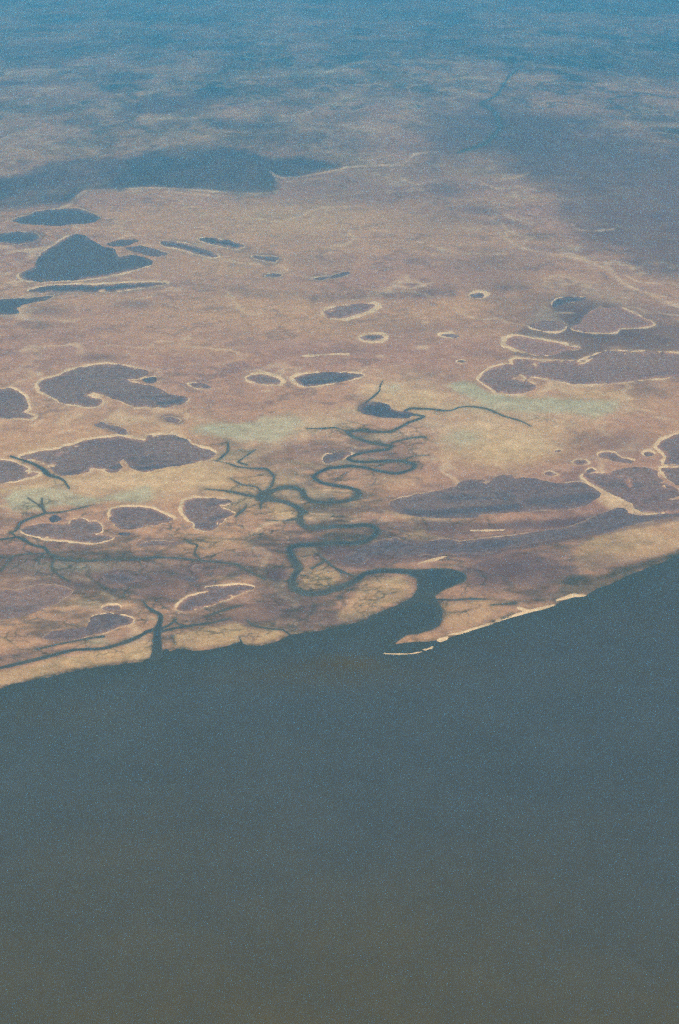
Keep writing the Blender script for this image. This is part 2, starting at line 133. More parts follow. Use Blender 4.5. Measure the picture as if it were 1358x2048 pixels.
PAINT = [
 ('green', 'p', [(388, 857), (438, 848), (491, 845), (539, 836), (592, 833), (603, 845), (574, 869), (539, 883), (491, 883), (438, 871)], 14, 0.9),
 ('green', 'p', [(888, 770), (915, 762), (950, 768), (975, 785), (1030, 795), (1080, 800), (1130, 797), (1200, 800), (1235, 805), (1225, 825), (1190, 838), (1140, 828), (1080, 826), (1020, 822), (985, 818), (950, 800), (910, 785)], 10, 1),
 ('green', 'b', [(929, 874)], (38, 17), 1),
 ('green', 'b', [(788, 775)], (22, 10), 0.8),
 ('green', 'b', [(905, 880)], (45, 14), 0.4),
 ('green', 'b', [(700, 822)], (30, 8), 0.4),
 ('green', 'b', [(1060, 835)], (40, 8), 0.5),
 ('green', 'p', [(9, 997), (29, 985), (82, 980), (124, 977), (165, 994), (206, 997), (244, 982), (295, 974), (306, 985), (300, 1002), (250, 1005), (206, 1003), (165, 1015), (124, 1012), (74, 1021), (29, 1021)], 10, 0.9),
 ('green', 'b', [(140, 1135)], (120, 14), 0.45),
 ('green', 'b', [(570, 960)], (60, 30), 0.25),
 ('green', 'b', [(640, 990)], (60, 10), 0.4),
 ('green', 'b', [(715, 925)], (60, 12), 0.4),
 ('green', 'b', [(190, 1285)], (30, 10), 0.8),
 ('gold', 'b', [(1000, 880)], (120, 60), 0.8),
 ('gold', 'b', [(1040, 905)], (70, 28), 0.6),
 ('gold', 'b', [(820, 800)], (90, 34), 0.7),
 ('gold', 'b', [(760, 785)], (50, 20), 0.6),
 ('gold', 'b', [(290, 975)], (230, 30), 0.6),
 ('gold', 'b', [(400, 945)], (90, 35), 0.7),
 ('gold', 'b', [(620, 850)], (80, 30), 0.4),
 ('gold', 'b', [(560, 1020)], (80, 22), 0.35),
 ('gold', 'b', [(420, 1090)], (60, 20), 0.4),
 ('gold', 'b', [(1180, 790)], (90, 16), 0.5),
 ('gold', 'b', [(1110, 850)], (110, 26), 0.4),
 ('gold', 'b', [(90, 900)], (110, 30), 0.3),
 ('gold', 'b', [(330, 840)], (140, 30), 0.3),
 ('gold', 'b', [(640, 1150)], (40, 25), 0.5),
 ('gold', 'b', [(470, 1270)], (120, 14), 0.5),
 ('gold', 'b', [(780, 1170)], (40, 16), 0.5),
 ('gold', 'b', [(250, 800)], (200, 60), 0.15),
 ('gold', 'b', [(1260, 1100)], (110, 24), 0.2),
 ('gold', 'b', [(560, 430)], (150, 60), 0.25),
 ('gold', 'b', [(450, 560)], (250, 70), 0.2),
 ('gold', 's', [(0, 985), (44, 978), (133, 963), (206, 950), (295, 949), (400, 928)], 9, 0.8),
 ('sand', 's', [(44, 979), (133, 965), (206, 956)], 4, 0.35),
 ('sand', 's', [(717, 789), (746, 783), (770, 789), (793, 793)], 5, 0.5),
 ('sand', 's', [(720, 768), (755, 774), (776, 768)], 4, 0.4),
 ('sand', 's', [(726, 833), (761, 839), (805, 841)], 4, 0.4),
 ('sand', 's', [(711, 869), (740, 874), (776, 871)], 4, 0.3),
 ('sand', 's', [(662, 871), (689, 886), (718, 898), (750, 892)], 4, 0.3),
 ('sand', 's', [(757, 1021), (783, 1024), (821, 1033), (925, 1044)], 5, 0.4),
 ('sand', 's', [(807, 1074), (836, 1084), (883, 1076)], 4, 0.5),
 ('sand', 's', [(536, 985), (566, 981), (595, 985), (604, 1003)], 4, 0.4),
 ('sand', 's', [(630, 982), (666, 981), (698, 984)], 4, 0.45),
 ('sand', 's', [(206, 1188), (265, 1217), (312, 1241)], 8, 0.3),
 ('sand', 's', [(0, 1155), (44, 1158), (133, 1155), (177, 1161)], 6, 0.3),
 ('sand', 's', [(121, 1258), (165, 1254), (180, 1247)], 3, 0.5),
 ('sand', 's', [(1185, 974), (1202, 984), (1223, 1003)], 4, 0.6),
 ('sand', 'p', [(1182, 971), (1208, 980), (1229, 991), (1253, 1000), (1267, 1012), (1288, 1024), (1264, 1027), (1241, 1016), (1223, 1006), (1208, 989)], 6, 0.35),
 ('sand', 's', [(1317, 938), (1329, 959), (1358, 974)], 6, 0.6),
 ('sand', 's', [(1282, 906), (1297, 899), (1317, 888), (1326, 877), (1358, 866)], 9, 0.3),
 ('sand', 's', [(1070, 903), (1099, 903), (1123, 902)], 4, 0.3),
 ('dark', 'b', [(1230, 885)], (110, 30), 0.5),
 ('dark', 'b', [(1180, 820)], (110, 12), 0.1),
 ('dark', 'b', [(551, 1153)], (32, 20), 0.9),
 ('dark', 'b', [(700, 1115)], (45, 20), 0.45),
 ('dark', 'b', [(120, 1180)], (120, 20), 0.2),
 ('dark', 'b', [(1060, 1140)], (120, 30), 0.5),
 ('dark', 'b', [(980, 1165)], (60, 25), 0.35),
 ('dark', 'b', [(760, 650)], (110, 24), 0.3),
 ('dark', 'b', [(1010, 575)], (55, 18), 0.6),
 ('dark', 'b', [(1180, 650)], (150, 60), 0.55),
 ('dark', 'b', [(1290, 720)], (100, 60), 0.4),
 ('dark', 'b', [(190, 716)], (48, 10), 0.6),
 ('dark', 'b', [(560, 1100)], (90, 24), 0.4),
 ('dark', 'b', [(480, 1110)], (60, 12), 0.3),
 ('dark', 'b', [(320, 1150)], (80, 30), 0.35),
 ('dark', 'b', [(400, 1180)], (60, 20), 0.4),
 ('dark', 'b', [(800, 940)], (50, 12), 0.3),
 ('dark', 'b', [(880, 1000)], (120, 30), 0.3),
 ('dark', 'b', [(690, 1020)], (120, 8), 0.5),
 ('dark', 'b', [(660, 1050)], (100, 12), 0.35),
 ('dark', 'b', [(400, 985)], (14, 18), 0.5),
 ('dark', 'b', [(120, 1240)], (90, 20), 0.35),
 ('dark', 'b', [(60, 1270)], (80, 16), 0.4),
 ('dark', 'b', [(560, 1220)], (90, 26), 0.35),
 ('dark', 'b', [(620, 1260)], (50, 12), 0.25),
 ('dark', 'b', [(700, 1240)], (60, 14), 0.2),
 ('dark', 'b', [(60, 830)], (40, 10), 0.3),
 ('dark', 'b', [(540, 590)], (120, 12), 0.2),
 ('dark', 'b', [(270, 610)], (50, 10), 0.5),
 ('dark', 'b', [(100, 620)], (50, 14), 0.5),
 ('dark', 'b', [(90, 650)], (70, 12), 0.4),
 ('dark', 'b', [(700, 380)], (220, 35), 0.35),
 ('dark', 'b', [(870, 440)], (100, 50), 0.3),
 ('dark', 'b', [(1000, 520)], (110, 40), 0.35),
 ('dark', 'b', [(480, 785)], (24, 9), 0.3),
 ('dark', 'b', [(1000, 710)], (90, 10), 0.3),
 ('dark', 'b', [(330, 990)], (30, 10), 0.2),
 ('dark', 'b', [(840, 300)], (60, 12), 0.3),
 ('dark', 'b', [(1050, 345)], (120, 8), 0.5),
 ('dark', 'b', [(700, 700)], (60, 14), 0.25),
 ('dark', 'b', [(860, 655)], (80, 16), 0.2),
 ('dark', 'b', [(480, 500)], (60, 10), 0.25),
 ('dark', 'b', [(600, 480)], (80, 14), 0.12),
 ('dark', 'b', [(620, 520)], (60, 14), 0.3),
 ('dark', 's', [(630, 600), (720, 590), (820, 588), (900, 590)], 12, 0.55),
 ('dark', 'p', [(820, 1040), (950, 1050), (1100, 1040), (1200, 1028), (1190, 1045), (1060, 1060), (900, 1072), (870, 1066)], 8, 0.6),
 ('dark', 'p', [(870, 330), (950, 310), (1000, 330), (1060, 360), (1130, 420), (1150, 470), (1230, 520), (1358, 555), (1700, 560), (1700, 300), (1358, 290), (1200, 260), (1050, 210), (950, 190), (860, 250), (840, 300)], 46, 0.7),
 ('dark', 'p', [(227, 229), (258, 211), (309, 193), (371, 192), (464, 179), (443, 198), (392, 219), (309, 229)], 8, 0.7),
 ('dark', 's', [(-31, 168), (103, 164), (206, 157), (289, 152)], 10, 0.7),
 ('dark', 's', [(-31, 106), (77, 95), (134, 89)], 8, 0.6),
 ('dark', 's', [(438, 247), (515, 247), (619, 242), (722, 227)], 14, 0.5),
 ('dark', 's', [(658, 165), (735, 186), (813, 196), (890, 206)], 8, 0.4),
 ('dark', 's', [(813, 160), (890, 168), (978, 165)], 6, 0.5),
 ('dark', 's', [(854, 222), (916, 232), (988, 242)], 9, 0.4),
 ('dark', 'b', [(60, 110)], (90, 18), 0.5),
 ('dark', 's', [(387, 361), (464, 330), (541, 330)], 14, 0.4),
 ('sand', 's', [(10, 147), (52, 142), (103, 139), (165, 138)], 3, 0.9),
 ('sand', 's', [(0, 180), (52, 178), (103, 179)], 3, 0.4),
 ('sand', 's', [(247, 49), (289, 45), (330, 46)], 4, 0.4),
 ('sand', 's', [(515, 87), (582, 92), (649, 90)], 5, 0.7),
 ('sand', 's', [(278, 188), (361, 175), (443, 164), (515, 147), (593, 149), (696, 138)], 7, 0.55),
 ('sand', 's', [(222, 139), (268, 142)], 3, 0.5),
 ('sand', 's', [(278, 235), (335, 237), (392, 235)], 5, 0.45),
 ('sand', 's', [(247, 307), (289, 294), (330, 289), (402, 285)], 3, 0.7),
 ('sand', 's', [(108, 291), (155, 294), (196, 304)], 6, 0.4),
 ('sand', 's', [(0, 314), (52, 304), (103, 294)], 9, 0.35),
 ('sand', 's', [(617, 155), (658, 143), (699, 129), (761, 120), (864, 124), (967, 126), (1070, 131), (1153, 139)], 5, 0.6),
 ('sand', 's', [(916, 155), (967, 156), (1019, 164)], 4, 0.6),
 ('sand', 's', [(849, 180), (916, 181), (957, 191)], 4, 0.5),
 ('sand', 's', [(967, 85), (1019, 89), (1060, 92)], 4, 0.5),
 ('sand', 's', [(947, 111), (1014, 112)], 3, 0.4),
 ('sand', 's', [(1112, 165), (1173, 168), (1235, 170)], 4, 0.35),
 ('sand', 's', [(1235, 242), (1277, 250), (1358, 252)], 6, 0.45),
 ('sand', 's', [(988, 204), (1019, 201)], 4, 0.5),
 ('sand', 's', [(957, 222), (972, 224)], 4, 0.6),
 ('sand', 's', [(689, 335), (761, 331), (807, 327), (828, 309), (874, 304)], 3, 0.6),
 ('sand', 's', [(807, 330), (797, 356), (838, 369), (880, 361), (905, 379), (947, 405), (988, 418), (1029, 438), (1070, 448)], 6, 0.5),
 ('sand', 's', [(936, 330), (967, 340), (988, 335)], 5, 0.5),
 ('sand', 's', [(988, 361), (1029, 356), (1060, 344)], 3, 0.5),
 ('sand', 's', [(1091, 351), (1122, 356), (1163, 356)], 3, 0.35),
 ('sand', 's', [(965, 417), (980, 428), (985, 454), (1020, 483), (1049, 498), (1094, 507), (1138, 514), (1189, 527), (1219, 542)], 4, 0.6),
 ('sand', 's', [(1211, 527), (1226, 546), (1248, 568), (1292, 586), (1337, 606), (1373, 619)], 5, 0.7),
 ('sand', 's', [(1248, 549), (1278, 564), (1329, 568)], 2.5, 0.7),
 ('sand', 's', [(1292, 586), (1333, 593)], 3, 0.5),
 ('sand', 's', [(1027, 467), (1079, 465), (1108, 479), (1116, 498)], 3, 0.35),
 ('sand', 's', [(1145, 450), (1160, 461), (1189, 462), (1226, 459)], 3, 0.6),
 ('sand', 's', [(1042, 435), (1079, 439), (1123, 432)], 4, 0.3),
 ('sand', 's', [(1219, 586), (1256, 597)], 3, 0.4),
 ('sand', 's', [(1175, 594), (1197, 608), (1208, 616)], 3, 0.5),
 ('sand', 's', [(1245, 616), (1278, 634), (1304, 647)], 2.5, 0.6),
 ('sand', 's', [(1094, 627), (1145, 626)], 2.5, 0.5),
 ('sand', 's', [(122, 415), (147, 409), (162, 391), (191, 383), (236, 382), (280, 383)], 4, 0.5),
 ('sand', 's', [(331, 384), (430, 392), (474, 393), (511, 391)], 3, 0.6),
 ('sand', 's', [(552, 358), (559, 365), (585, 363), (621, 358), (666, 356)], 3, 0.4),
 ('sand', 's', [(221, 457), (250, 463)], 3, 0.5),
 ('sand', 's', [(206, 487), (243, 494), (280, 507), (306, 516)], 3, 0.6),
 ('sand', 's', [(236, 557), (280, 560), (331, 560)], 3, 0.7),
 ('sand', 's', [(331, 494), (361, 499), (372, 502)], 3, 0.5),
 ('sand', 's', [(449, 535), (460, 546)], 6, 0.5),
 ('sand', 's', [(504, 511), (548, 527), (577, 542), (548, 546), (533, 552)], 3, 0.5),
 ('sand', 's', [(577, 548), (621, 555), (651, 549)], 3, 0.3),
 ('sand', 's', [(52, 502), (92, 494), (125, 478)], 4, 0.4),
 ('sand', 's', [(74, 610), (110, 597), (155, 590)], 4, 0.3),
 ('sand', 's', [(0, 435), (74, 457)], 5, 0.3),
 ('sand', 's', [(1035, 557), (1064, 568), (1108, 579)], 5, 0.25),
 ('sand', 'b', [(850, 645)], (12, 3), 0.6),
 ('sand', 'b', [(845, 695)], (16, 4), 0.6),
 ('sand', 'b', [(535, 783)], (14, 3), 0.5),
 ('sand', 'b', [(760, 713)], (12, 3), 0.5),
 ('sand', 'b', [(1240, 590)], (60, 20), 0.2),
 ('sand', 'b', [(1090, 640)], (30, 20), 0.25),
 ('lake', 'p', [(-155, 371), (0, 356), (52, 346), (77, 335), (103, 322), (180, 315), (258, 315), (299, 299), (361, 293), (443, 289), (490, 299), (546, 315), (582, 314), (639, 321), (675, 334), (639, 345), (593, 354), (559, 356), (557, 381), (515, 387), (443, 384), (387, 380), (309, 376), (247, 380), (222, 379), (170, 382), (139, 407), (93, 412), (41, 420), (-155, 433)], 12, 0.95),
 ('dark', 's', [(0, 371), (129, 356), (232, 330)], 14, 0.5),
 ('dark', 's', [(309, 356), (412, 340), (515, 356)], 14, 0.3),
 ('sand', 's', [(170, 382), (222, 379), (309, 376), (387, 380), (443, 384), (515, 388), (557, 382)], 2.2, 0.8),
 ('sand', 's', [(103, 420), (134, 412), (170, 384)], 3, 0.6),
 ('sand', 's', [(539, 343), (562, 356), (593, 355), (644, 346), (686, 338)], 2, 0.6),
 ('tidal', 'p', [(-80, 1055), (300, 1075), (560, 1040), (640, 960), (740, 960), (800, 1040), (1000, 1080), (1230, 1075), (1300, 1090), (1150, 1190), (1000, 1215), (760, 1240), (400, 1310), (-80, 1390)], 40, 0.9),
 ('tidal', 'p', [(440, 890), (560, 900), (700, 860), (860, 900), (800, 960), (640, 1040), (520, 1050), (420, 960)], 30, 0.6),
 ('dark', 'b', [(1230, 1130)], (130, 24), 0.5),
 ('dark', 'b', [(600, 1095)], (60, 10), 0.5),
 ('dark', 'b', [(700, 1075)], (80, 8), 0.5),
 ('dark', 'b', [(250, 1230)], (60, 14), 0.5),
 ('dark', 'b', [(420, 1240)], (90, 14), 0.4),
 ('dark', 'b', [(80, 1140)], (110, 16), 0.3),
 ('wet', 'p', [(1111, 1203), (1123, 1165), (1149, 1153), (1208, 1148), (1223, 1136), (1267, 1129), (1311, 1118), (1358, 1103), (1400, 1091), (1400, 1099), (1358, 1112), (1326, 1125), (1253, 1156), (1223, 1169), (1194, 1178), (1170, 1190)], 9, 0.6),
 ('dark', 'b', [(740, 1110)], (120, 26), 0.6),
 ('dark', 'b', [(690, 1125)], (60, 20), 0.5),
 ('dark', 'b', [(1020, 1130)], (110, 26), 0.6),
 ('dark', 'b', [(960, 1150)], (70, 20), 0.5),
 ('dark', 'b', [(900, 1100)], (120, 14), 0.5),
 ('dark', 'b', [(880, 1050)], (160, 12), 0.5),
 ('dark', 'b', [(1100, 1048)], (110, 14), 0.5),
 ('dark', 'b', [(900, 380)], (40, 10), 0.5),
 ('dark', 'b', [(960, 420)], (50, 10), 0.5),
 ('dark', 'b', [(1020, 445)], (50, 9), 0.5),
 ('dark', 'b', [(1085, 472)], (50, 9), 0.5),
 ('dark', 'b', [(1150, 500)], (60, 8), 0.4),
 ('dark', 'b', [(1000, 600)], (40, 10), 0.3),
 ('dark', 'b', [(560, 330)], (90, 14), 0.4),
 ('dark', 'b', [(620, 270)], (120, 16), 0.5),
 ('dark', 'b', [(400, 250)], (140, 14), 0.3),
 ('dark', 'b', [(1060, 240)], (120, 20), 0.5),
 ('dark', 'b', [(1200, 330)], (160, 40), 0.4),
 ('gold', 'b', [(940, 342)], (50, 7), 0.5),
 ('gold', 'b', [(1010, 352)], (40, 5), 0.5),
 ('gold', 'b', [(1100, 356)], (50, 6), 0.4),
 ('gold', 'b', [(880, 330)], (30, 6), 0.4),
 ('gold', 'b', [(1060, 395)], (60, 8), 0.35),
 ('gold', 'b', [(1150, 440)], (60, 7), 0.3),
 ('gold', 'b', [(960, 300)], (60, 6), 0.3),
 ('gold', 'b', [(1250, 250)], (80, 7), 0.35),
 ('gold', 'b', [(700, 200)], (120, 14), 0.25),
 ('gold', 'b', [(560, 150)], (140, 10), 0.25),
 ('gold', 'b', [(330, 235)], (60, 8), 0.3),
 ('gold', 'b', [(400, 270)], (70, 8), 0.3),
 ('gold', 'b', [(850, 160)], (150, 14), 0.25),
 ('gold', 'b', [(640, 430)], (160, 40), 0.2),
 ('gold', 'p', [(-29, 1356), (0, 1345), (44, 1335), (103, 1320), (165, 1309), (224, 1298), (265, 1291), (297, 1281), (302, 1309), (283, 1320), (224, 1328), (133, 1342), (59, 1360), (0, 1375), (-29, 1388)], 5, 0.59),
 ('gold', 'p', [(348, 1271), (389, 1261), (433, 1252), (471, 1245), (495, 1257), (483, 1271), (507, 1283), (536, 1260), (566, 1266), (572, 1271), (519, 1288), (448, 1291), (389, 1299), (348, 1294)], 5, 0.56),
 ('gold', 'p', [(595, 1174), (613, 1151), (642, 1130), (669, 1139), (683, 1154), (654, 1174), (625, 1182), (598, 1182)], 6, 0.37),
 ('gold', 'p', [(724, 1165), (760, 1158), (801, 1155), (824, 1168), (819, 1189), (783, 1207), (748, 1227), (718, 1239), (689, 1245), (674, 1233), (704, 1198)], 7, 0.43),
 ('gold', 'p', [(883, 1207), (925, 1204), (969, 1204), (998, 1215), (969, 1239), (910, 1260), (889, 1248)], 7, 0.31),
 ('gold', 'p', [(1158, 1094), (1208, 1071), (1282, 1053), (1358, 1035), (1400, 1027), (1400, 1085), (1358, 1097), (1297, 1116), (1223, 1133), (1170, 1144), (1147, 1127)], 9, 0.46),
 ('gold', 'p', [(757, 1018), (783, 1024), (819, 1031), (895, 1038), (925, 1041), (910, 1053), (866, 1053), (848, 1065), (880, 1077), (836, 1083), (807, 1072), (836, 1059), (795, 1035)], 6, 0.37),
 ('gold', 'p', [(542, 1015), (566, 1006), (589, 1015), (595, 1035), (560, 1037), (530, 1030)], 5, 0.37),
 ('gold', 'p', [(595, 1094), (625, 1091), (636, 1106), (613, 1118), (592, 1115)], 5, 0.37),
 ('gold', 'p', [(1182, 974), (1208, 983), (1229, 994), (1253, 1003), (1267, 1018), (1253, 1015), (1223, 1015), (1194, 1006), (1208, 994)], 4, 0.37),
 ('gold', 'b', [(1010, 900)], (110, 40), 0.5),
 ('gold', 'b', [(860, 810)], (110, 26), 0.5),
 ('gold', 'b', [(1120, 812)], (130, 22), 0.35),
 ('gold', 'b', [(780, 960)], (60, 20), 0.4),
 ('gold', 'b', [(420, 950)], (80, 30), 0.4),
 ('gold', 'b', [(200, 960)], (200, 14), 0.4),
 ('sand', 'b', [(970, 850)], (50, 14), 0.4),
 ('sand', 'b', [(1040, 885)], (50, 16), 0.4),
 ('sand', 'b', [(760, 775)], (40, 8), 0.4),
 ('sand', 'b', [(230, 965)], (120, 8), 0.4),
 ('sand', 'b', [(640, 845)], (40, 8), 0.3),
 ('sand', 'p', [(720, 745), (820, 740), (880, 755), (960, 800), (1100, 815), (1240, 800), (1270, 815), (1230, 845), (1120, 870), (1080, 920), (1000, 930), (900, 900), (860, 860), (800, 830), (740, 800)], 22, 0.18),
 ('sand', 'p', [(130, 960), (300, 940), (430, 905), (520, 840), (600, 820), (720, 815), (700, 850), (560, 890), (460, 960), (340, 1000), (200, 985), (60, 1010), (0, 990)], 18, 0.18),
 ('green', 'b', [(1000, 815)], (120, 14), 0.5),
 ('green', 'b', [(660, 850)], (60, 14), 0.4),
 ('green', 'b', [(540, 870)], (60, 20), 0.4),
 ('green', 'b', [(60, 1000)], (80, 24), 0.4),
 ('green', 'b', [(480, 1000)], (50, 20), 0.3),
 ('green', 'b', [(870, 850)], (40, 10), 0.4),
 ('dark', 'b', [(1200, 650)], (170, 70), 0.5),
 ('dark', 'b', [(1250, 720)], (120, 24), 0.4),
 ('dark', 'b', [(1080, 600)], (60, 16), 0.3),
 ('sand', 's', [(147, 399), (170, 382), (222, 379), (309, 376), (387, 380), (443, 384), (515, 388)], 2, 0.6),
 ('sand', 's', [(546, 351), (562, 356), (593, 355), (644, 346), (686, 338), (689, 335), (761, 331), (807, 327), (828, 309)], 2, 0.5),
 ('sand', 's', [(147, 399), (170, 382), (222, 379), (309, 376), (387, 380), (443, 384), (515, 388)], 2, 0.6),
 ('sand', 's', [(546, 351), (562, 356), (593, 355), (644, 346), (686, 338), (689, 335), (761, 331), (807, 327), (828, 309)], 2, 0.5),
 ('sand', 's', [(980, 428), (1005, 446), (1016, 476), (1049, 498), (1094, 507)], 2.5, 0.5),
 ('sand', 's', [(1013, 417), (1064, 428), (1094, 443), (1116, 446)], 2.5, 0.4),
 ('sand', 's', [(1064, 465), (1097, 472), (1116, 490), (1160, 502)], 2.5, 0.4),
 ('sand', 's', [(1105, 604), (1102, 622), (1099, 640)], 3, 0.5),
 ('sand', 's', [(1135, 651), (1123, 642), (1111, 640)], 2.5, 0.5),
 ('sand', 's', [(1099, 622), (1123, 625), (1149, 626)], 2, 0.4),
 ('sand', 's', [(1194, 610), (1208, 617), (1214, 616)], 2, 0.6),
 ('sand', 's', [(1082, 678), (1123, 685), (1164, 695), (1161, 698)], 2.5, 0.6),
 ('sand', 's', [(1026, 713), (1082, 719), (1147, 721), (1182, 719)], 2.5, 0.6),
 ('dark', 'p', [(1055, 654), (1070, 640), (1105, 622), (1111, 598), (1147, 592), (1194, 604), (1241, 614), (1294, 638), (1335, 645), (1400, 642), (1400, 707), (1317, 701), (1223, 698), (1147, 719), (1076, 713), (1029, 713), (1002, 687), (1017, 675)], 10, 0.55),
 ('dark', 'p', [(700, 1100), (800, 1075), (880, 1085), (1000, 1075), (1130, 1055), (1240, 1035), (1358, 1032), (1358, 1042), (1230, 1065), (1080, 1090), (960, 1115), (860, 1120), (740, 1135), (690, 1130)], 5, 0.5),
 ('wet', 's', [(295, 1323), (265, 1330), (224, 1336), (177, 1342), (133, 1351), (103, 1359), (59, 1369), (18, 1378), (0, 1385), (-29, 1394)], 9, 0.8),
 ('wet', 's', [(348, 1301), (389, 1308), (418, 1305), (448, 1299), (480, 1291), (519, 1296), (548, 1291), (580, 1274), (625, 1270), (663, 1263), (698, 1254), (730, 1245)], 8, 0.7),
 ('wet', 's', [(1123, 1165), (1164, 1165), (1194, 1161), (1223, 1150), (1253, 1138), (1311, 1124), (1358, 1110)], 14, 0.7),
 ('wet', 's', [(1082, 1177), (1111, 1165), (1149, 1159)], 10, 0.5),
 ('wet', 's', [(1002, 1206), (1046, 1203), (1082, 1203)], 8, 0.4),
 ('wet', 's', [(975, 1198), (1030, 1207)], 8, 0.4),
 ('wet', 's', [(654, 1071), (683, 1074), (730, 1074)], 9, 0.6),
 ('wet', 's', [(560, 1100), (580, 1112), (595, 1130)], 12, 0.5),
 ('wet', 's', [(519, 1168), (554, 1171), (583, 1174)], 12, 0.4),
 ('wet', 's', [(595, 1198), (625, 1198), (683, 1198)], 10, 0.35),
 ('wet', 's', [(177, 1136), (177, 1156), (191, 1165), (212, 1177)], 6, 0.6),
 ('wet', 's', [(100, 1112), (141, 1118), (212, 1119), (309, 1116)], 9, 0.5),
 ('wet', 's', [(6, 1124), (0, 1142)], 6, 0.4),
 ('wet', 's', [(536, 997), (566, 1000)], 9, 0.5),
 ('wet', 's', [(696, 863), (782, 892)], 8, 0.35),
 ('wet', 's', [(807, 1266), (848, 1286), (877, 1286)], 6, 0.4),
 ('wet', 's', [(757, 1183), (771, 1189), (792, 1185)], 3, 0.7),
 ('wet', 's', [(680, 1195), (689, 1210)], 5, 0.6),
 ('wet', 's', [(613, 1239), (625, 1221), (630, 1210)], 5, 0.5),
 ('wet', 's', [(563, 1221), (595, 1221)], 4, 0.5),
 ('wet', 's', [(342, 1261), (348, 1285)], 5, 0.4),
 ('wet', 's', [(345, 1274), (352, 1289)], 4, 0.6),
 ('wet', 's', [(519, 1071), (548, 1062), (554, 1065)], 5, 0.6),
 ('wet', 's', [(453, 880), (474, 892), (491, 904)], 6, 0.4)]
DEEP = [
 ([(813, 1025), (866, 1027), (925, 1022), (983, 1018), (1030, 1013)], 9, 0.7),
 ([(1064, 1003), (1105, 1003), (1141, 997), (1182, 994)], 10, 0.5),
 ([(1117, 763), (1147, 763), (1182, 760)], 5, 0.8),
 ([(1282, 754), (1317, 749), (1341, 749)], 6, 0.6),
 ([(318, 807), (342, 805), (359, 801)], 5, 0.7),
 ([(159, 813), (194, 810)], 3, 0.5),
 ([(130, 947), (177, 941), (218, 941)], 3, 0.5),
 ([(277, 939), (324, 933), (383, 926)], 3, 0.5),
 ([(224, 936), (242, 930)], 4, 0.5),
 ([(606, 767), (645, 764), (689, 757)], 4, 0.7),
 ([(418, 1010), (454, 1003)], 4, 0.5),
 ([(427, 1038), (463, 1028)], 5, 0.5),
 ([(401, 1053), (427, 1052)], 4, 0.3),
 ([(171, 1080), (206, 1077)], 4, 0.4),
 ([(9, 1217), (35, 1220), (65, 1217)], 9, 0.5),
 ([(71, 1211), (118, 1200)], 6, 0.4),
 ([(200, 1232), (253, 1235)], 5, 0.3),
 ([(1241, 645), (1294, 648)], 6, 0.5),
 ([(1294, 1003), (1329, 991), (1353, 983)], 6, 0.3),
 ([(925, 977), (954, 971)], 6, 0.3)]
rng = np.random.default_rng(7)
sp, cp = math.sin(PITCH), math.cos(PITCH)

def ground(px, py):
    """Survey bearing (px, py) -> point on the plain, metres."""
    xc = (np.asarray(px, float) - 679.0) / FPX
    yc = -(np.asarray(py, float) - 1024.0) / FPX
    dz = -sp + yc * cp
    t = -H / dz
    return xc * t, (cp + yc * sp) * t

def bearing_row(depth):
    """Inverse of ground() for a ground depth along +Y."""
    a = np.arctan2(H, depth)
    return 1024.0 - FPX * np.tan(PITCH - a)

# lattice of the plain: fine where the survey is detailed, coarse towards the sides and the horizon
cols = np.concatenate([np.linspace(-5400, -700, 14)[:-1], np.linspace(-700, -60, 50)[:-1], np.arange(-60, 1420, 2.0),
                       np.linspace(1420, 2060, 50)[1:], np.linspace(2060, 6700, 14)[1:]])
far_rows = bearing_row(np.linspace(74000, 280000, 30))
far_rows = far_rows[far_rows < -4]
rows = np.concatenate([np.arange(1470, 560, -1.5), np.arange(560, -4, -2.0), far_rows])
NC, NR = len(cols), len(rows)
PX, PY = np.meshgrid(cols, rows)
GX, GY = ground(PX, PY)
YS = 1.5                                    # bearings are squeezed in depth: compare distances accordingly

def vnoise(scale_x, scale_y, seed, octaves=1):
    out = np.zeros(PX.shape); amp = 1.0; tot = 0
    r = np.random.default_rng(seed)
    for o in range(octaves):
        g = r.random((400, 400))
        u = (PX + 6000) / scale_x * 2 ** o; v = (PY + 6000) / scale_y * 2 ** o
        iu = np.floor(u).astype(int); iv = np.floor(v).astype(int)
        fu = u - iu; fv = v - iv
        fu = fu * fu * (3 - 2 * fu); fv = fv * fv * (3 - 2 * fv)
        a = g[iv % 400, iu % 400]; b = g[iv % 400, (iu + 1) % 400]; c = g[(iv + 1) % 400, iu % 400]; d = g[(iv + 1) % 400, (iu + 1) % 400]
        out += amp * ((a * (1 - fu) + b * fu) * (1 - fv) + (c * (1 - fu) + d * fu) * fv - .5); tot += amp; amp *= .55
    return out / tot * 2                    # about -1..1

NZ_A = vnoise(17, 9, 1, 3)                  # shoreline wobble
NZ_B = vnoise(60, 26, 2, 3)                 # beach width
NZ_C = vnoise(11, 6, 3, 2)

def smooth(pts, closed, n=4):
    p = np.array(pts, float)
    if len(p) < 3: return p
    out = []
    m = len(p)
    for i in range(m if closed else m - 1):
        if closed: p0, p1, p2, p3 = p[i - 1], p[i], p[(i + 1) % m], p[(i + 2) % m]
        else: p0, p1, p2, p3 = p[max(i - 1, 0)], p[i], p[i + 1], p[min(i + 2, m - 1)]
        for k in range(n):
            t = k / n
            c = .5 * ((2 * p1) + (-p0 + p2) * t + (2 * p0 - 5 * p1 + 4 * p2 - p3) * t * t + (-p0 + 3 * p1 - 3 * p2 + p3) * t ** 3)
            out.append(.55 * c + .45 * (p1 * (1 - t) + p2 * t))
    if not closed: out.append(p[-1])
    return np.array(out)

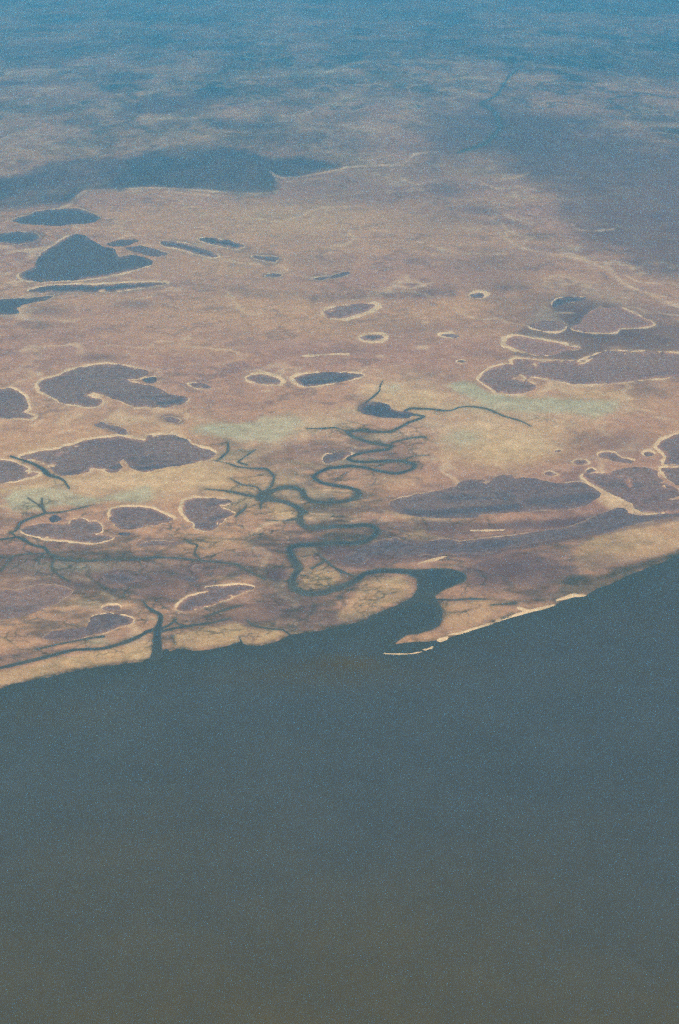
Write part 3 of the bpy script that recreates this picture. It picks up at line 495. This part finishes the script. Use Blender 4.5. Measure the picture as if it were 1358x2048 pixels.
def window(p, m):
    x0, x1 = p[:, 0].min() - m, p[:, 0].max() + m
    y0, y1 = p[:, 1].min() - m, p[:, 1].max() + m
    c = np.nonzero((cols >= x0) & (cols <= x1))[0]; r = np.nonzero((rows >= y0) & (rows <= y1))[0]
    if len(c) == 0 or len(r) == 0: return None
    return slice(r[0], r[-1] + 1), slice(c[0], c[-1] + 1)

def seg_dist(p, w, closed, radii=None):
    X, Y = (PX[w], PY[w] * YS) if isinstance(w[0], slice) else (w[0], w[1] * YS)
    best = np.full(X.shape, 1e9); inside = np.zeros(X.shape, bool)
    q = p * np.array([1, YS]); m = len(q)
    for i in range(m if closed else m - 1):
        a, b = q[i], q[(i + 1) % m]
        dx, dy = b - a; L = dx * dx + dy * dy + 1e-9
        t = np.clip(((X - a[0]) * dx + (Y - a[1]) * dy) / L, 0, 1)
        d = np.hypot(X - a[0] - t * dx, Y - a[1] - t * dy)
        if radii is not None: d = d - (radii[i] * (1 - t) + radii[min(i + 1, m - 1)] * t)
        best = np.minimum(best, d)
        if closed and abs(dy) > 1e-9:
            cr = ((a[1] > Y) != (b[1] > Y)) & (X < dx * (Y - a[1]) / dy + a[0])
            inside ^= cr
    return np.where(inside, -best, best) if closed else best

def poly_sdf(pts, margin, n=4):
    p = smooth(pts, True, n); w = window(p, margin)
    return None if w is None else (w, seg_dist(p, w, True))

def line_sdf(pts, radii, margin, n=4):
    p = smooth(pts, False, n); w = window(p, margin)
    if w is None: return None
    r = .86 * np.interp(np.linspace(0, 1, len(p)), np.linspace(0, 1, len(radii)), radii)
    return w, seg_dist(p, w, False, r)

def sstep(a, b, x):
    t = np.clip((x - a) / (b - a), 0, 1); return t * t * (3 - 2 * t)

# ------------------------------------------------------------------ fields on the plain
F = {k: np.zeros(PX.shape) for k in ('sand', 'green', 'dark', 'wet', 'gold', 'deep', 'tidal', 'lake')}
def lay(field, w, v):                        # lay a cover over what is there
    f = F[field][w]; F[field][w] = 1 - (1 - f) * (1 - np.clip(v, 0, 1))

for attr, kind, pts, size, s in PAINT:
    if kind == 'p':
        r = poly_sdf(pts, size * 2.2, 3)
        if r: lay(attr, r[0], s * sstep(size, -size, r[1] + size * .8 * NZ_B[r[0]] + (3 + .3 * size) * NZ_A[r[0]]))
    elif kind == 's':
        r = line_sdf(pts, [size * .3], size * 2.5 + 4, 3)
        if r:
            gate = np.clip(.5 + 1.5 * NZ_B[r[0]], 0.05, 1) if attr == 'sand' else 1
            lay(attr, r[0], s * gate * np.exp(-(np.maximum(r[1] + .5 * size * NZ_B[r[0]], 0) / (size * .8)) ** 2) * (0.75 + .6 * NZ_C[r[0]]))
    else:
        cx, cy = pts[0]; rx, ry = size
        w = window(np.array([[cx - rx * 2, cy - ry * 2], [cx + rx * 2, cy + ry * 2]]), 0)
        if w:
            d = np.hypot((PX[w] - cx) / rx, (PY[w] - cy) / ry) + .35 * NZ_B[w]
            lay(attr, w, s * np.exp(-np.maximum(d, 0) ** 2 * 1.4))
for pts, size, s in DEEP:
    r = line_sdf(pts, [size * .4], size * 3, 3)
    if r: lay('deep', r[0], s * np.exp(-(np.maximum(r[1], 0) / size) ** 2))

# coast: land where positive
coast_px = np.array(COAST, float)
land_poly = np.concatenate([coast_px, [[9000, 500], [9000, -3000], [-9000, -3000], [-9000, 1700]]])
CS = np.full(PX.shape, 400.0)
rr = np.nonzero(rows > 780)[0]; wc = (slice(rr[0], rr[-1] + 1), slice(0, NC))
CS[wc] = -seg_dist(land_poly, wc, True) + 1.6 * NZ_A[wc]
lay('wet', wc, .85 * np.exp(-(np.maximum(CS[wc] + 6 * NZ_B[wc], 0) / 8) ** 1.3) * np.clip(.75 + NZ_C[wc], 0, 1) * (CS[wc] < 60))
Z = 4.0 + .9 * vnoise(90, 40, 5, 4)
Z = -6 + (Z + 6) * sstep(-3, 3, CS)

WATER = np.full(PX.shape, 60.0)              # signed distance to the nearest lagoon, creek or river
jobs = []
for name, label, rim, pref, tint, tr, isl in PONDS:
    r = poly_sdf(tr, 40)
    if r is None: continue
    w, s = r
    for i in isl:
        q = poly_sdf(i, 400)
        X0 = seg_dist(smooth(i, True, 3), w, True)
        s = np.maximum(s, -X0)
    s = s + 2.3 * NZ_A[w] + 1.4 * NZ_C[w] - .4
    s = s + 16 * np.clip(NZ_A[w] - .30, 0, 1) * np.exp(-((s + 6) / 5) ** 2)      # islets and spits off the shore
    jobs.append(('pond', name, label, rim, pref, tint, w, s))
    WATER[w] = np.minimum(WATER[w], s)
for name, label, lines in CREEKS:
    full = np.full(PX.shape, 60.0)
    for tr, rad in lines:
        r = line_sdf(tr, rad, 40)
        if r: full[r[0]] = np.minimum(full[r[0]], r[1])
    if name == 'river':
        r = poly_sdf(MOUTH, 30); full[r[0]] = np.minimum(full[r[0]], r[1])
    full = np.maximum(full, -CS - 7)
    full = full + 1.3 * NZ_A + 1.1 * NZ_B
    ok = full < 30
    ri = np.nonzero(ok.any(1))[0]; ci = np.nonzero(ok.any(0))[0]
    w = (slice(ri[0], ri[-1] + 1), slice(ci[0], ci[-1] + 1))
    jobs.append(('creek', name, label, 0, '', 0, w, full[w].copy()))
    WATER[w] = np.minimum(WATER[w], full[w])
    # muddy, weedy banks along tidal water
    lay('wet', w, (.7 if name == 'river' else .62) * np.exp(-(np.maximum(full[w] + 2.6 * NZ_B[w], 0) / 3.8) ** 1.2) * (.8 + .5 * NZ_C[w]))
# fine feeder creeks: branching walks that start on tidal water and die out in the marsh
def walk(x, y, a, n, r0, depth=0):
    pts = [(x, y)]
    for k in range(n):
        a += rng.normal(0, .38); step = rng.uniform(5, 10)
        x += step * math.cos(a); y += step * .42 * math.sin(a); pts.append((x, y))
        if depth < 2 and rng.random() < .3:
            walk(x, y, a + rng.choice((-1, 1)) * rng.uniform(.6, 1.2), max(2, int(n * rng.uniform(.3, .6))), r0 * .7, depth + 1)
    r = line_sdf(pts, [r0, r0 * .3], 9, 2)
    if r: lay('wet', r[0], .48 * np.exp(-(np.maximum(r[1], 0) / 1.2) ** 2) * (.8 + .5 * NZ_C[r[0]]))
for name, label, lines in CREEKS:
    for tr, rad in lines:
        p = smooth(tr, False, 3)
        for q, q2 in zip(p[:-1], p[1:]):
            if q[1] < 840 or rng.random() > (.22 if name == 'river' else .34): continue
            a = math.atan2((q2[1] - q[1]) * 2.2, q2[0] - q[0]) + rng.choice((-1, 1)) * rng.uniform(.7, 1.5)
            walk(q[0], q[1], a, int(rng.integers(3, 9)), rng.uniform(.8, 1.7))
for k in range(130):
    x = rng.uniform(-40, 980); y = rng.uniform(1040, 1300) - .08 * max(x, 0)
    walk(x, y, rng.uniform(0, 6.3), int(rng.integers(4, 11)), rng.uniform(.7, 1.5))
Z = -4 + (Z + 4) * sstep(-3.4, 3.4, WATER)

# ------------------------------------------------------------------ materials
def mat(name):
    m = bpy.data.materials.new(name); m.use_nodes = True
    nt = m.node_tree; b = nt.nodes['Principled BSDF']
    return m, nt, b
class G:
    """Tiny helper for building node graphs."""
    def __init__(s, nt): s.nt = nt; s.pos = nt.nodes.new('ShaderNodeNewGeometry').outputs['Position']
    def link(s, a, sock):
        if isinstance(a, (int, float)): sock.default_value = a
        elif isinstance(a, tuple): sock.default_value = (*a, 1.0) if len(a) == 3 else a
        else: s.nt.links.new(a, sock)
    def noise(s, size, detail=4, rough=.6, stretch=(1, 1, 1), off=0.0):
        m = s.nt.nodes.new('ShaderNodeMapping'); s.nt.links.new(s.pos, m.inputs[0])
        m.inputs['Scale'].default_value = (stretch[0] / size, stretch[1] / size, stretch[2] / size)
        m.inputs['Location'].default_value = (off, off * 1.7, off)
        n = s.nt.nodes.new('ShaderNodeTexNoise'); n.inputs['Scale'].default_value = 1.0
        n.inputs['Detail'].default_value = detail; n.inputs['Roughness'].default_value = rough
        s.nt.links.new(m.outputs[0], n.inputs['Vector']); return n.outputs['Fac']
    def attr(s, name):
        n = s.nt.nodes.new('ShaderNodeAttribute'); n.attribute_name = name; return n.outputs['Fac']
    def math(s, op, a, b=0.0, c=0.0, clamp=False):
        n = s.nt.nodes.new('ShaderNodeMath'); n.operation = op; n.use_clamp = clamp
        s.link(a, n.inputs[0]); s.link(b, n.inputs[1]); s.link(c, n.inputs[2]); return n.outputs[0]
    def ramp(s, v, a, b, lo=0.0, hi=1.0):
        n = s.nt.nodes.new('ShaderNodeMapRange'); n.interpolation_type = 'SMOOTHSTEP'
        s.link(v, n.inputs[0]); n.inputs[1].default_value = a; n.inputs[2].default_value = b
        n.inputs[3].default_value = lo; n.inputs[4].default_value = hi; return n.outputs[0]
    def mix(s, f, a, b, mode='MIX'):
        n = s.nt.nodes.new('ShaderNodeMix'); n.data_type = 'RGBA'; n.blend_type = mode
        s.link(f, n.inputs['Factor']); s.link(a, n.inputs[6]); s.link(b, n.inputs[7]); return n.outputs[2]
    def y(s):
        n = s.nt.nodes.new('ShaderNodeSeparateXYZ'); s.nt.links.new(s.pos, n.inputs[0]); return n.outputs[1]
    def scale(s, col, f):
        n = s.nt.nodes.new('ShaderNodeVectorMath'); n.operation = 'SCALE'
        s.link(col, n.inputs[0]); s.link(f, n.inputs['Scale']); return n.outputs[0]

TAN, PINK, GOLD = (.53, .270, .130), (.42, .205, .125), (.55, .33, .14)
GREEN, DARK, WET, SAND = (.43, .345, .19), (.115, .076, .074), (.05, .058, .042), (.76, .49, .25)

def ground_material():
    m, nt, b = mat('marsh_ground'); g = G(nt)
    n_l = g.noise(5200, 4, .6, (.6, 1, 1)); n_m = g.noise(1000, 6, .68, (.9, .6, 1), 3.1); n_s = g.noise(190, 6, .78, off=7.7)
    n_f = g.noise(24, 3, .9, off=1.3)
    c = g.mix(g.ramp(n_l, .38, .62), TAN, PINK)
    c = g.mix(g.ramp(n_m, .5, .72, 0, .5), c, DARK)
    c = g.mix(g.ramp(n_s, .5, .8, 0, .35), c, GOLD)
    ridge = g.ramp(g.math('ABSOLUTE', g.math('SUBTRACT', g.noise(2600, 4, .58, (.75, .6, 1), 41.0), .5)), 0.002, .022, 1, 0)
    c = g.mix(g.math('MULTIPLY', ridge, g.ramp(n_m, .40, .58, 0, .5)), c, SAND)
    rill = g.ramp(g.math('ABSOLUTE', g.math('SUBTRACT', g.noise(1900, 5, .64, (.8, .7, 1), 53.0), .5)), 0.002, .03, 1, 0)
    c = g.mix(g.math('MULTIPLY', rill, g.ramp(n_m, .58, .42, 0, .4)), c, DARK)
    far = g.ramp(g.y(), 31000, 46000)                       # wooded country inland
    n_w = g.noise(7500, 7, .68, (1, .42, 1), 11.0); n_v = g.noise(2600, 6, .66, (1, .32, 1), 4.0)
    wood = g.math('MULTIPLY', far, g.math('ADD', g.ramp(n_w, .42, .58, .05, .7), g.ramp(n_v, .45, .62, 0, .45)), clamp=True)
    c = g.mix(wood, c, (.05, .055, .05))
    fl = g.ramp(g.math('ABSOLUTE', g.math('SUBTRACT', g.noise(8000, 5, .6, (1, .5, 1), 61.0), .5)), 0.002, .02, 1, 0)
    c = g.mix(g.math('MULTIPLY', g.math('MULTIPLY', fl, far), .6), c, (.05, .055, .05))
    fp = g.ramp(g.math('ABSOLUTE', g.math('SUBTRACT', g.noise(5000, 4, .6, (1, .4, 1), 71.0), .5)), 0.002, .016, 1, 0)
    c = g.mix(g.math('MULTIPLY', g.math('MULTIPLY', fp, far), .25), c, SAND)
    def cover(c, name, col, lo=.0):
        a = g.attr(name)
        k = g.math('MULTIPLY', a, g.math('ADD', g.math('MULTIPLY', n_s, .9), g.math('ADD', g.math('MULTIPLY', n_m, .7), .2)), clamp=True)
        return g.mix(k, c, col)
    td = g.attr('tidal')
    n_t = g.noise(520, 6, .66, (.55, 1, 1), 21.0); n_p = g.noise(1500, 5, .6, (.5, 1, 1), 17.0)
    vein = g.ramp(g.math('ABSOLUTE', g.math('SUBTRACT', g.noise(1300, 4, .62, (.6, 1, 1), 31.0), .5)), 0.004, .04, 1, 0)
    c = g.mix(g.math('MULTIPLY', td, g.ramp(n_p, .46, .62, 0, .75)), c, DARK)
    c = g.mix(g.math('MULTIPLY', td, g.ramp(n_t, .5, .66, 0, .8)), c, (.085, .075, .055))
    c = g.mix(g.math('MULTIPLY', td, g.ramp(n_t, .44, .30, 0, .7)), c, GOLD)
    c = g.mix(g.math('MULTIPLY', td, g.math('MULTIPLY', vein, .55)), c, WET)
    c = g.mix(g.math('MULTIPLY', g.attr('lake'), g.ramp(n_v, .3, .55, .5, .95)), c, (.05, .06, .075))
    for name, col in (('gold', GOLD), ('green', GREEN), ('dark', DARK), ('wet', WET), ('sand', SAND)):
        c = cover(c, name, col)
    v = g.math('ADD', g.math('MULTIPLY', n_s, .7), g.math('MULTIPLY', n_f, .8))
    c = g.scale(c, g.ramp(v, 0.45, 1.05, .66, 1.34))
    g.link(c, b.inputs['Base Color']); b.inputs['Roughness'].default_value = .95
    b.inputs['Specular IOR Level'].default_value = .1
    return m

def water_material(name, a, bcol, deep, rough, size, silt=None, amp=.22):
    m, nt, b = mat(name); g = G(nt)
    n1 = g.noise(size, 5 if amp > .1 else 2, .6, (.8, 1, 1), 2.2); n2 = g.noise(size / 12, 4, .8, off=5.0)
    c = g.mix(g.ramp(n1, .36, .66), a, bcol)
    d = g.math('MULTIPLY', g.attr('deep'), g.math('ADD', g.math('MULTIPLY', n2, .8), .6), clamp=True)
    c = g.mix(g.ramp(g.noise(size * .55, 5, .65, (.5, 1, 1), 9.0), .5, .7, 0, amp * 2.2), c, deep)
    c = g.mix(d, c, deep)
    sh = g.math('MULTIPLY', g.attr('shoal'), g.math('ADD', g.math('MULTIPLY', n1, 1.2), .5), clamp=True)
    c = g.mix(sh, c, silt or PINK)
    c = g.scale(c, g.ramp(n2, .3, .7, 1 - amp, 1 + amp))
    g.link(c, b.inputs['Base Color']); b.inputs['Roughness'].default_value = rough; b.inputs['IOR'].default_value = 1.33
    b.inputs['Specular IOR Level'].default_value = .2
    return m

def sand_material():
    m, nt, b = mat('pale_sand'); g = G(nt)
    n1 = g.noise(260, 5, .7, off=4.4); n2 = g.noise(35, 3, .8, off=8.0)
    c = g.mix(g.ramp(n1, .4, .68), SAND, (.50, .32, .165))
    c = g.scale(c, g.ramp(n2, .3, .7, .85, 1.15))
    g.link(c, b.inputs['Base Color']); b.inputs['Roughness'].default_value = .95; b.inputs['Specular IOR Level'].default_value = .1
    return m

M_GROUND = ground_material()
M_POND = water_material('lagoon_water', (.235, .142, .105), (.19, .118, .098), (.082, .08, .085), .5, 800, None, .3)
M_RIVER = water_material('river_water', (.10, .098, .075), (.125, .112, .078), (.055, .064, .06), .45, 420, (.068, .072, .058), .12)
M_SEA = water_material('sea_water', (.065, .069, .063), (.071, .074, .061), (.088, .064, .028), .45, 9000, (.054, .061, .050), .07)
M_SAND = sand_material()

# ------------------------------------------------------------------ meshes
coll = scn.collection
def link(name, me, m, parent=None, **props):
    o = bpy.data.objects.new(name, me); coll.objects.link(o)
    if m: me.materials.append(m)
    if parent: o.parent = parent
    for k, v in props.items(): o[k] = v
    return o

def grid_mesh(name, sel, X, Y, Zv, attrs=None):
    """Mesh of the selected lattice cells (sel is (rows-1, cols-1) bool) over the point arrays X, Y, Zv."""
    nr, nc = X.shape
    r, c = np.nonzero(sel)
    quad = np.stack([r * nc + c, r * nc + c + 1, (r + 1) * nc + c + 1, (r + 1) * nc + c], 1)
    used, inv = np.unique(quad.ravel(), return_inverse=True)
    co = np.stack([X.ravel()[used], Y.ravel()[used], Zv.ravel()[used]], 1).astype(np.float32)
    me = bpy.data.meshes.new(name)
    me.vertices.add(len(used)); me.vertices.foreach_set('co', co.ravel())
    nq = len(quad)
    me.loops.add(nq * 4); me.loops.foreach_set('vertex_index', inv.astype(np.int32).ravel())
    me.polygons.add(nq); me.polygons.foreach_set('loop_start', np.arange(0, nq * 4, 4, dtype=np.int32))
    me.polygons.foreach_set('use_smooth', np.ones(nq, bool))
    me.update(calc_edges=True)
    for k, v in (attrs or {}).items():
        a = me.attributes.new(k, 'FLOAT', 'POINT'); a.data.foreach_set('value', v.ravel()[used].astype(np.float32))
    return me

def cells(v, fn=np.minimum):
    return fn(fn(v[:-1, :-1], v[:-1, 1:]), fn(v[1:, :-1], v[1:, 1:]))

# sea: one sheet from behind the viewer to well under the marsh
s_rows = np.concatenate([np.arange(700, 1060, 20.0), np.arange(1060, 1490, 4.0), np.arange(1490, 2600, 20.0)])
s_cols = np.concatenate([np.linspace(-5400, -200, 30)[:-1], np.arange(-200, 1560, 10.0), np.linspace(1560, 6700, 30)])
SPX, SPY = np.meshgrid(s_cols, s_rows)
SX, SY = ground(SPX, SPY)
back = np.linspace(SY[-1, 0], -60000, 12)[1:]
SX = np.vstack([SX] + [SX[-1:] * (1 + .6 * k) for k in range(1, 12)]); SY = np.vstack([SY] + [np.full((1, SX.shape[1]), y) for y in back])
SD = np.zeros(SX.shape)
n0 = len(s_rows)
for cx, cy, rx, ry, s in [(690, 1325, 90, 16, .75), (630, 1352, 190, 24, .45), (880, 1330, 120, 14, .2), (120, 1430, 160, 26, .22), (1300, 1240, 120, 40, .15), (960, 1290, 90, 16, .25)]:
    SD[:n0] += s * np.exp(-((SPX - cx) / rx) ** 2 - ((SPY - cy) / ry) ** 2)
SD[:n0] += .85 * sstep(1480, 2150, SPY + 60 * np.sin(SPX / 330.0) + 45 * np.sin(SPX / 140.0 + SPY / 90.0)); SD[n0:] = SD[n0 - 1]
SH = np.zeros(SX.shape)
sea_d = seg_dist(land_poly, (SPX, SPY), True)           # distance off the shore
wob = 10 * np.sin(SPX / 71.0) + 7 * np.sin(SPX / 29.0 + SPY / 17.0)
SH[:n0] = .8 * np.exp(-(np.maximum(sea_d + wob - 4, 0) / 44) ** 1.3)
me = grid_mesh('sea', np.ones((SX.shape[0] - 1, SX.shape[1] - 1), bool), SX, SY, np.zeros(SX.shape), {'deep': np.clip(SD, 0, 1), 'shoal': SH})
link('sea', me, M_SEA, kind='structure', label='calm hazy grey blue sea in front of the marsh coast')

taken = np.zeros((NR - 1, NC - 1), bool)
def sub(w):
    return slice(w[0].start, w[0].stop - 1), slice(w[1].start, w[1].stop - 1)
PREF = {'L': (-1, 0), 'R': (1, 0), 'T': (0, -1), 'B': (0, 1), '': (0, 0)}
for kind, name, label, rim, pref, tint, w, s in jobs:
    cw = sub(w)
    sel = (cells(s) < 1.7) & ~taken[cw]
    if kind == 'creek':
        me = grid_mesh(name, sel, GX[w], GY[w], np.full(s.shape, .8), {'deep': np.clip(sstep(.5, -4, s) * (.7 + .9 * NZ_B[w]), 0, 1), 'shoal': np.exp(-(np.maximum(CS[w], 0) / 30) ** 1.6)})
        link(name, me, M_RIVER, kind='structure', label=label)
        taken[cw] |= sel
        continue
    taken[cw] |= sel
    if not sel.any(): continue
    r0, c0 = np.unravel_index(np.argmin(s), s.shape)
    root = bpy.data.objects.new(name, None); coll.objects.link(root)
    ox, oy = float(GX[w][r0, c0]), float(GY[w][r0, c0])
    root.location = (ox, oy, 1.5); root.empty_display_size = 50
    root['label'] = label; root['category'] = name; root['group'] = 'ponds and lagoons on the coastal marsh'
    me = grid_mesh('water_surface', sel, GX[w] - ox, GY[w] - oy, np.zeros(s.shape), {'deep': np.clip(max(tint, 0) + (1 - abs(tint)) * F['deep'][w], 0, 1), 'shoal': np.clip(max(-tint, 0.0) + (.75 if rim >= 4 else .3) * sstep(-9, 1, s) * np.clip(.55 + 1.1 * NZ_B[w] + .6 * NZ_C[w], 0, 1), 0, 1)})
    link('water_surface', me, M_POND, root)
    if rim < 4 or tint >= .7:                # low soft shores: dark wet margins instead of beaches
        lay('lake' if tint >= .7 else 'dark', w, .75 * np.exp(-(np.maximum(s, 0) / (7 + 5 * NZ_B[w])) ** 2) * np.clip(.55 + 1.3 * NZ_B[w] + .6 * NZ_A[w], 0, 1))
    if rim and rim < 4:
        lay('sand', w, .75 * np.exp(-((s - rim * .5) / (rim * .6)) ** 2) * np.clip(.5 + 1.4 * NZ_B[w], 0, 1))
    elif rim:
        gy, gx = np.gradient(s, rows[w[0]], cols[w[1]])
        gy = gy / YS; L = np.hypot(gx, gy) + 1e-6
        px_, py_ = PREF[pref]
        hw = .43 * rim * np.clip(.60 + .5 * (gx * px_ + gy * py_) / L + 1.1 * NZ_B[w] + .5 * NZ_C[w], .05, 1.6)
        lay('sand', w, .45 * np.exp(-(np.maximum(s - hw, 0) / (rim * .5 + 2)) ** 2) * np.clip(.5 + 1.2 * NZ_B[w], .1, 1))
        t = (s - hw - .3) / np.maximum(hw, .05)
        bump = 2.0 * (1 - t * t)
        ok = (hw > .7)
        rz = np.where(ok, np.clip(bump, -1.2, 3), -1.2)
        rsel = (cells(rz, np.maximum) > -.9) & (cells(np.abs(s)) < rim * 2)
        other = cells(WATER[w]) < -1.0
        rsel &= ~(other & (cells(s) > 0))
        if rsel.any():
            me = grid_mesh('sandy_rim', rsel, GX[w] - ox, GY[w] - oy, Z[w] + rz - 1.5)
            link('sandy_rim', me, M_SAND, root)

# the plain
keep = cells(Z, np.maximum) > -3.2
keep |= (cells(CS, np.maximum) > -5)
me = grid_mesh('ground', keep, GX, GY, Z, {k: F[k] for k in ('sand', 'green', 'dark', 'wet', 'gold', 'tidal', 'lake')})
link('ground', me, M_GROUND, kind='structure', label='tan and green salt marsh plain fading into blue haze')

# sand bars, spits and banks
for name, label, tr in SANDS:
    r = poly_sdf(tr, 14)
    w, s = r; s = s + (1.6 * NZ_C[w] + 1.6 * NZ_A[w] if name == 'sand_ridge' else .9 * NZ_C[w] + .5 * NZ_A[w])
    bz = np.maximum(Z[w], 0.2) - np.clip(s, -3, 3) * .9 + .1
    sel = cells(s) < 1.2
    r0, c0 = np.unravel_index(np.argmin(s), s.shape); ox, oy = float(GX[w][r0, c0]), float(GY[w][r0, c0])
    me = grid_mesh(name, sel, GX[w] - ox, GY[w] - oy, bz)
    o = link(name, me, M_SAND, label=label, category=name.replace('_', ' '), group='bars and ridges of pale sand')
    o.location = (ox, oy, 0)

# ------------------------------------------------------------------ haze: one closed box of even air round everything
S = 700000.0; zb, zt = -8.0, H + 60.0
v = [(x, y, z) for z in (zb, zt) for y in (-S, S) for x in (-S, S)]
me = bpy.data.meshes.new('haze')
me.from_pydata(v, [], [(0, 2, 3, 1), (4, 5, 7, 6), (0, 1, 5, 4), (2, 6, 7, 3), (0, 4, 6, 2), (1, 3, 7, 5)])
hm = bpy.data.materials.new('haze'); hm.use_nodes = True
nt = hm.node_tree; nt.nodes.remove(nt.nodes['Principled BSDF'])
pv = nt.nodes.new('ShaderNodeVolumePrincipled')
pv.inputs['Color'].default_value = (*HAZE_COLOR, 1); pv.inputs['Density'].default_value = HAZE_DENSITY
pv.inputs['Anisotropy'].default_value = 0.5
nt.links.new(pv.outputs[0], nt.nodes['Material Output'].inputs['Volume'])
link('haze', me, hm, kind='stuff', label='pale blue air haze over the whole coast')
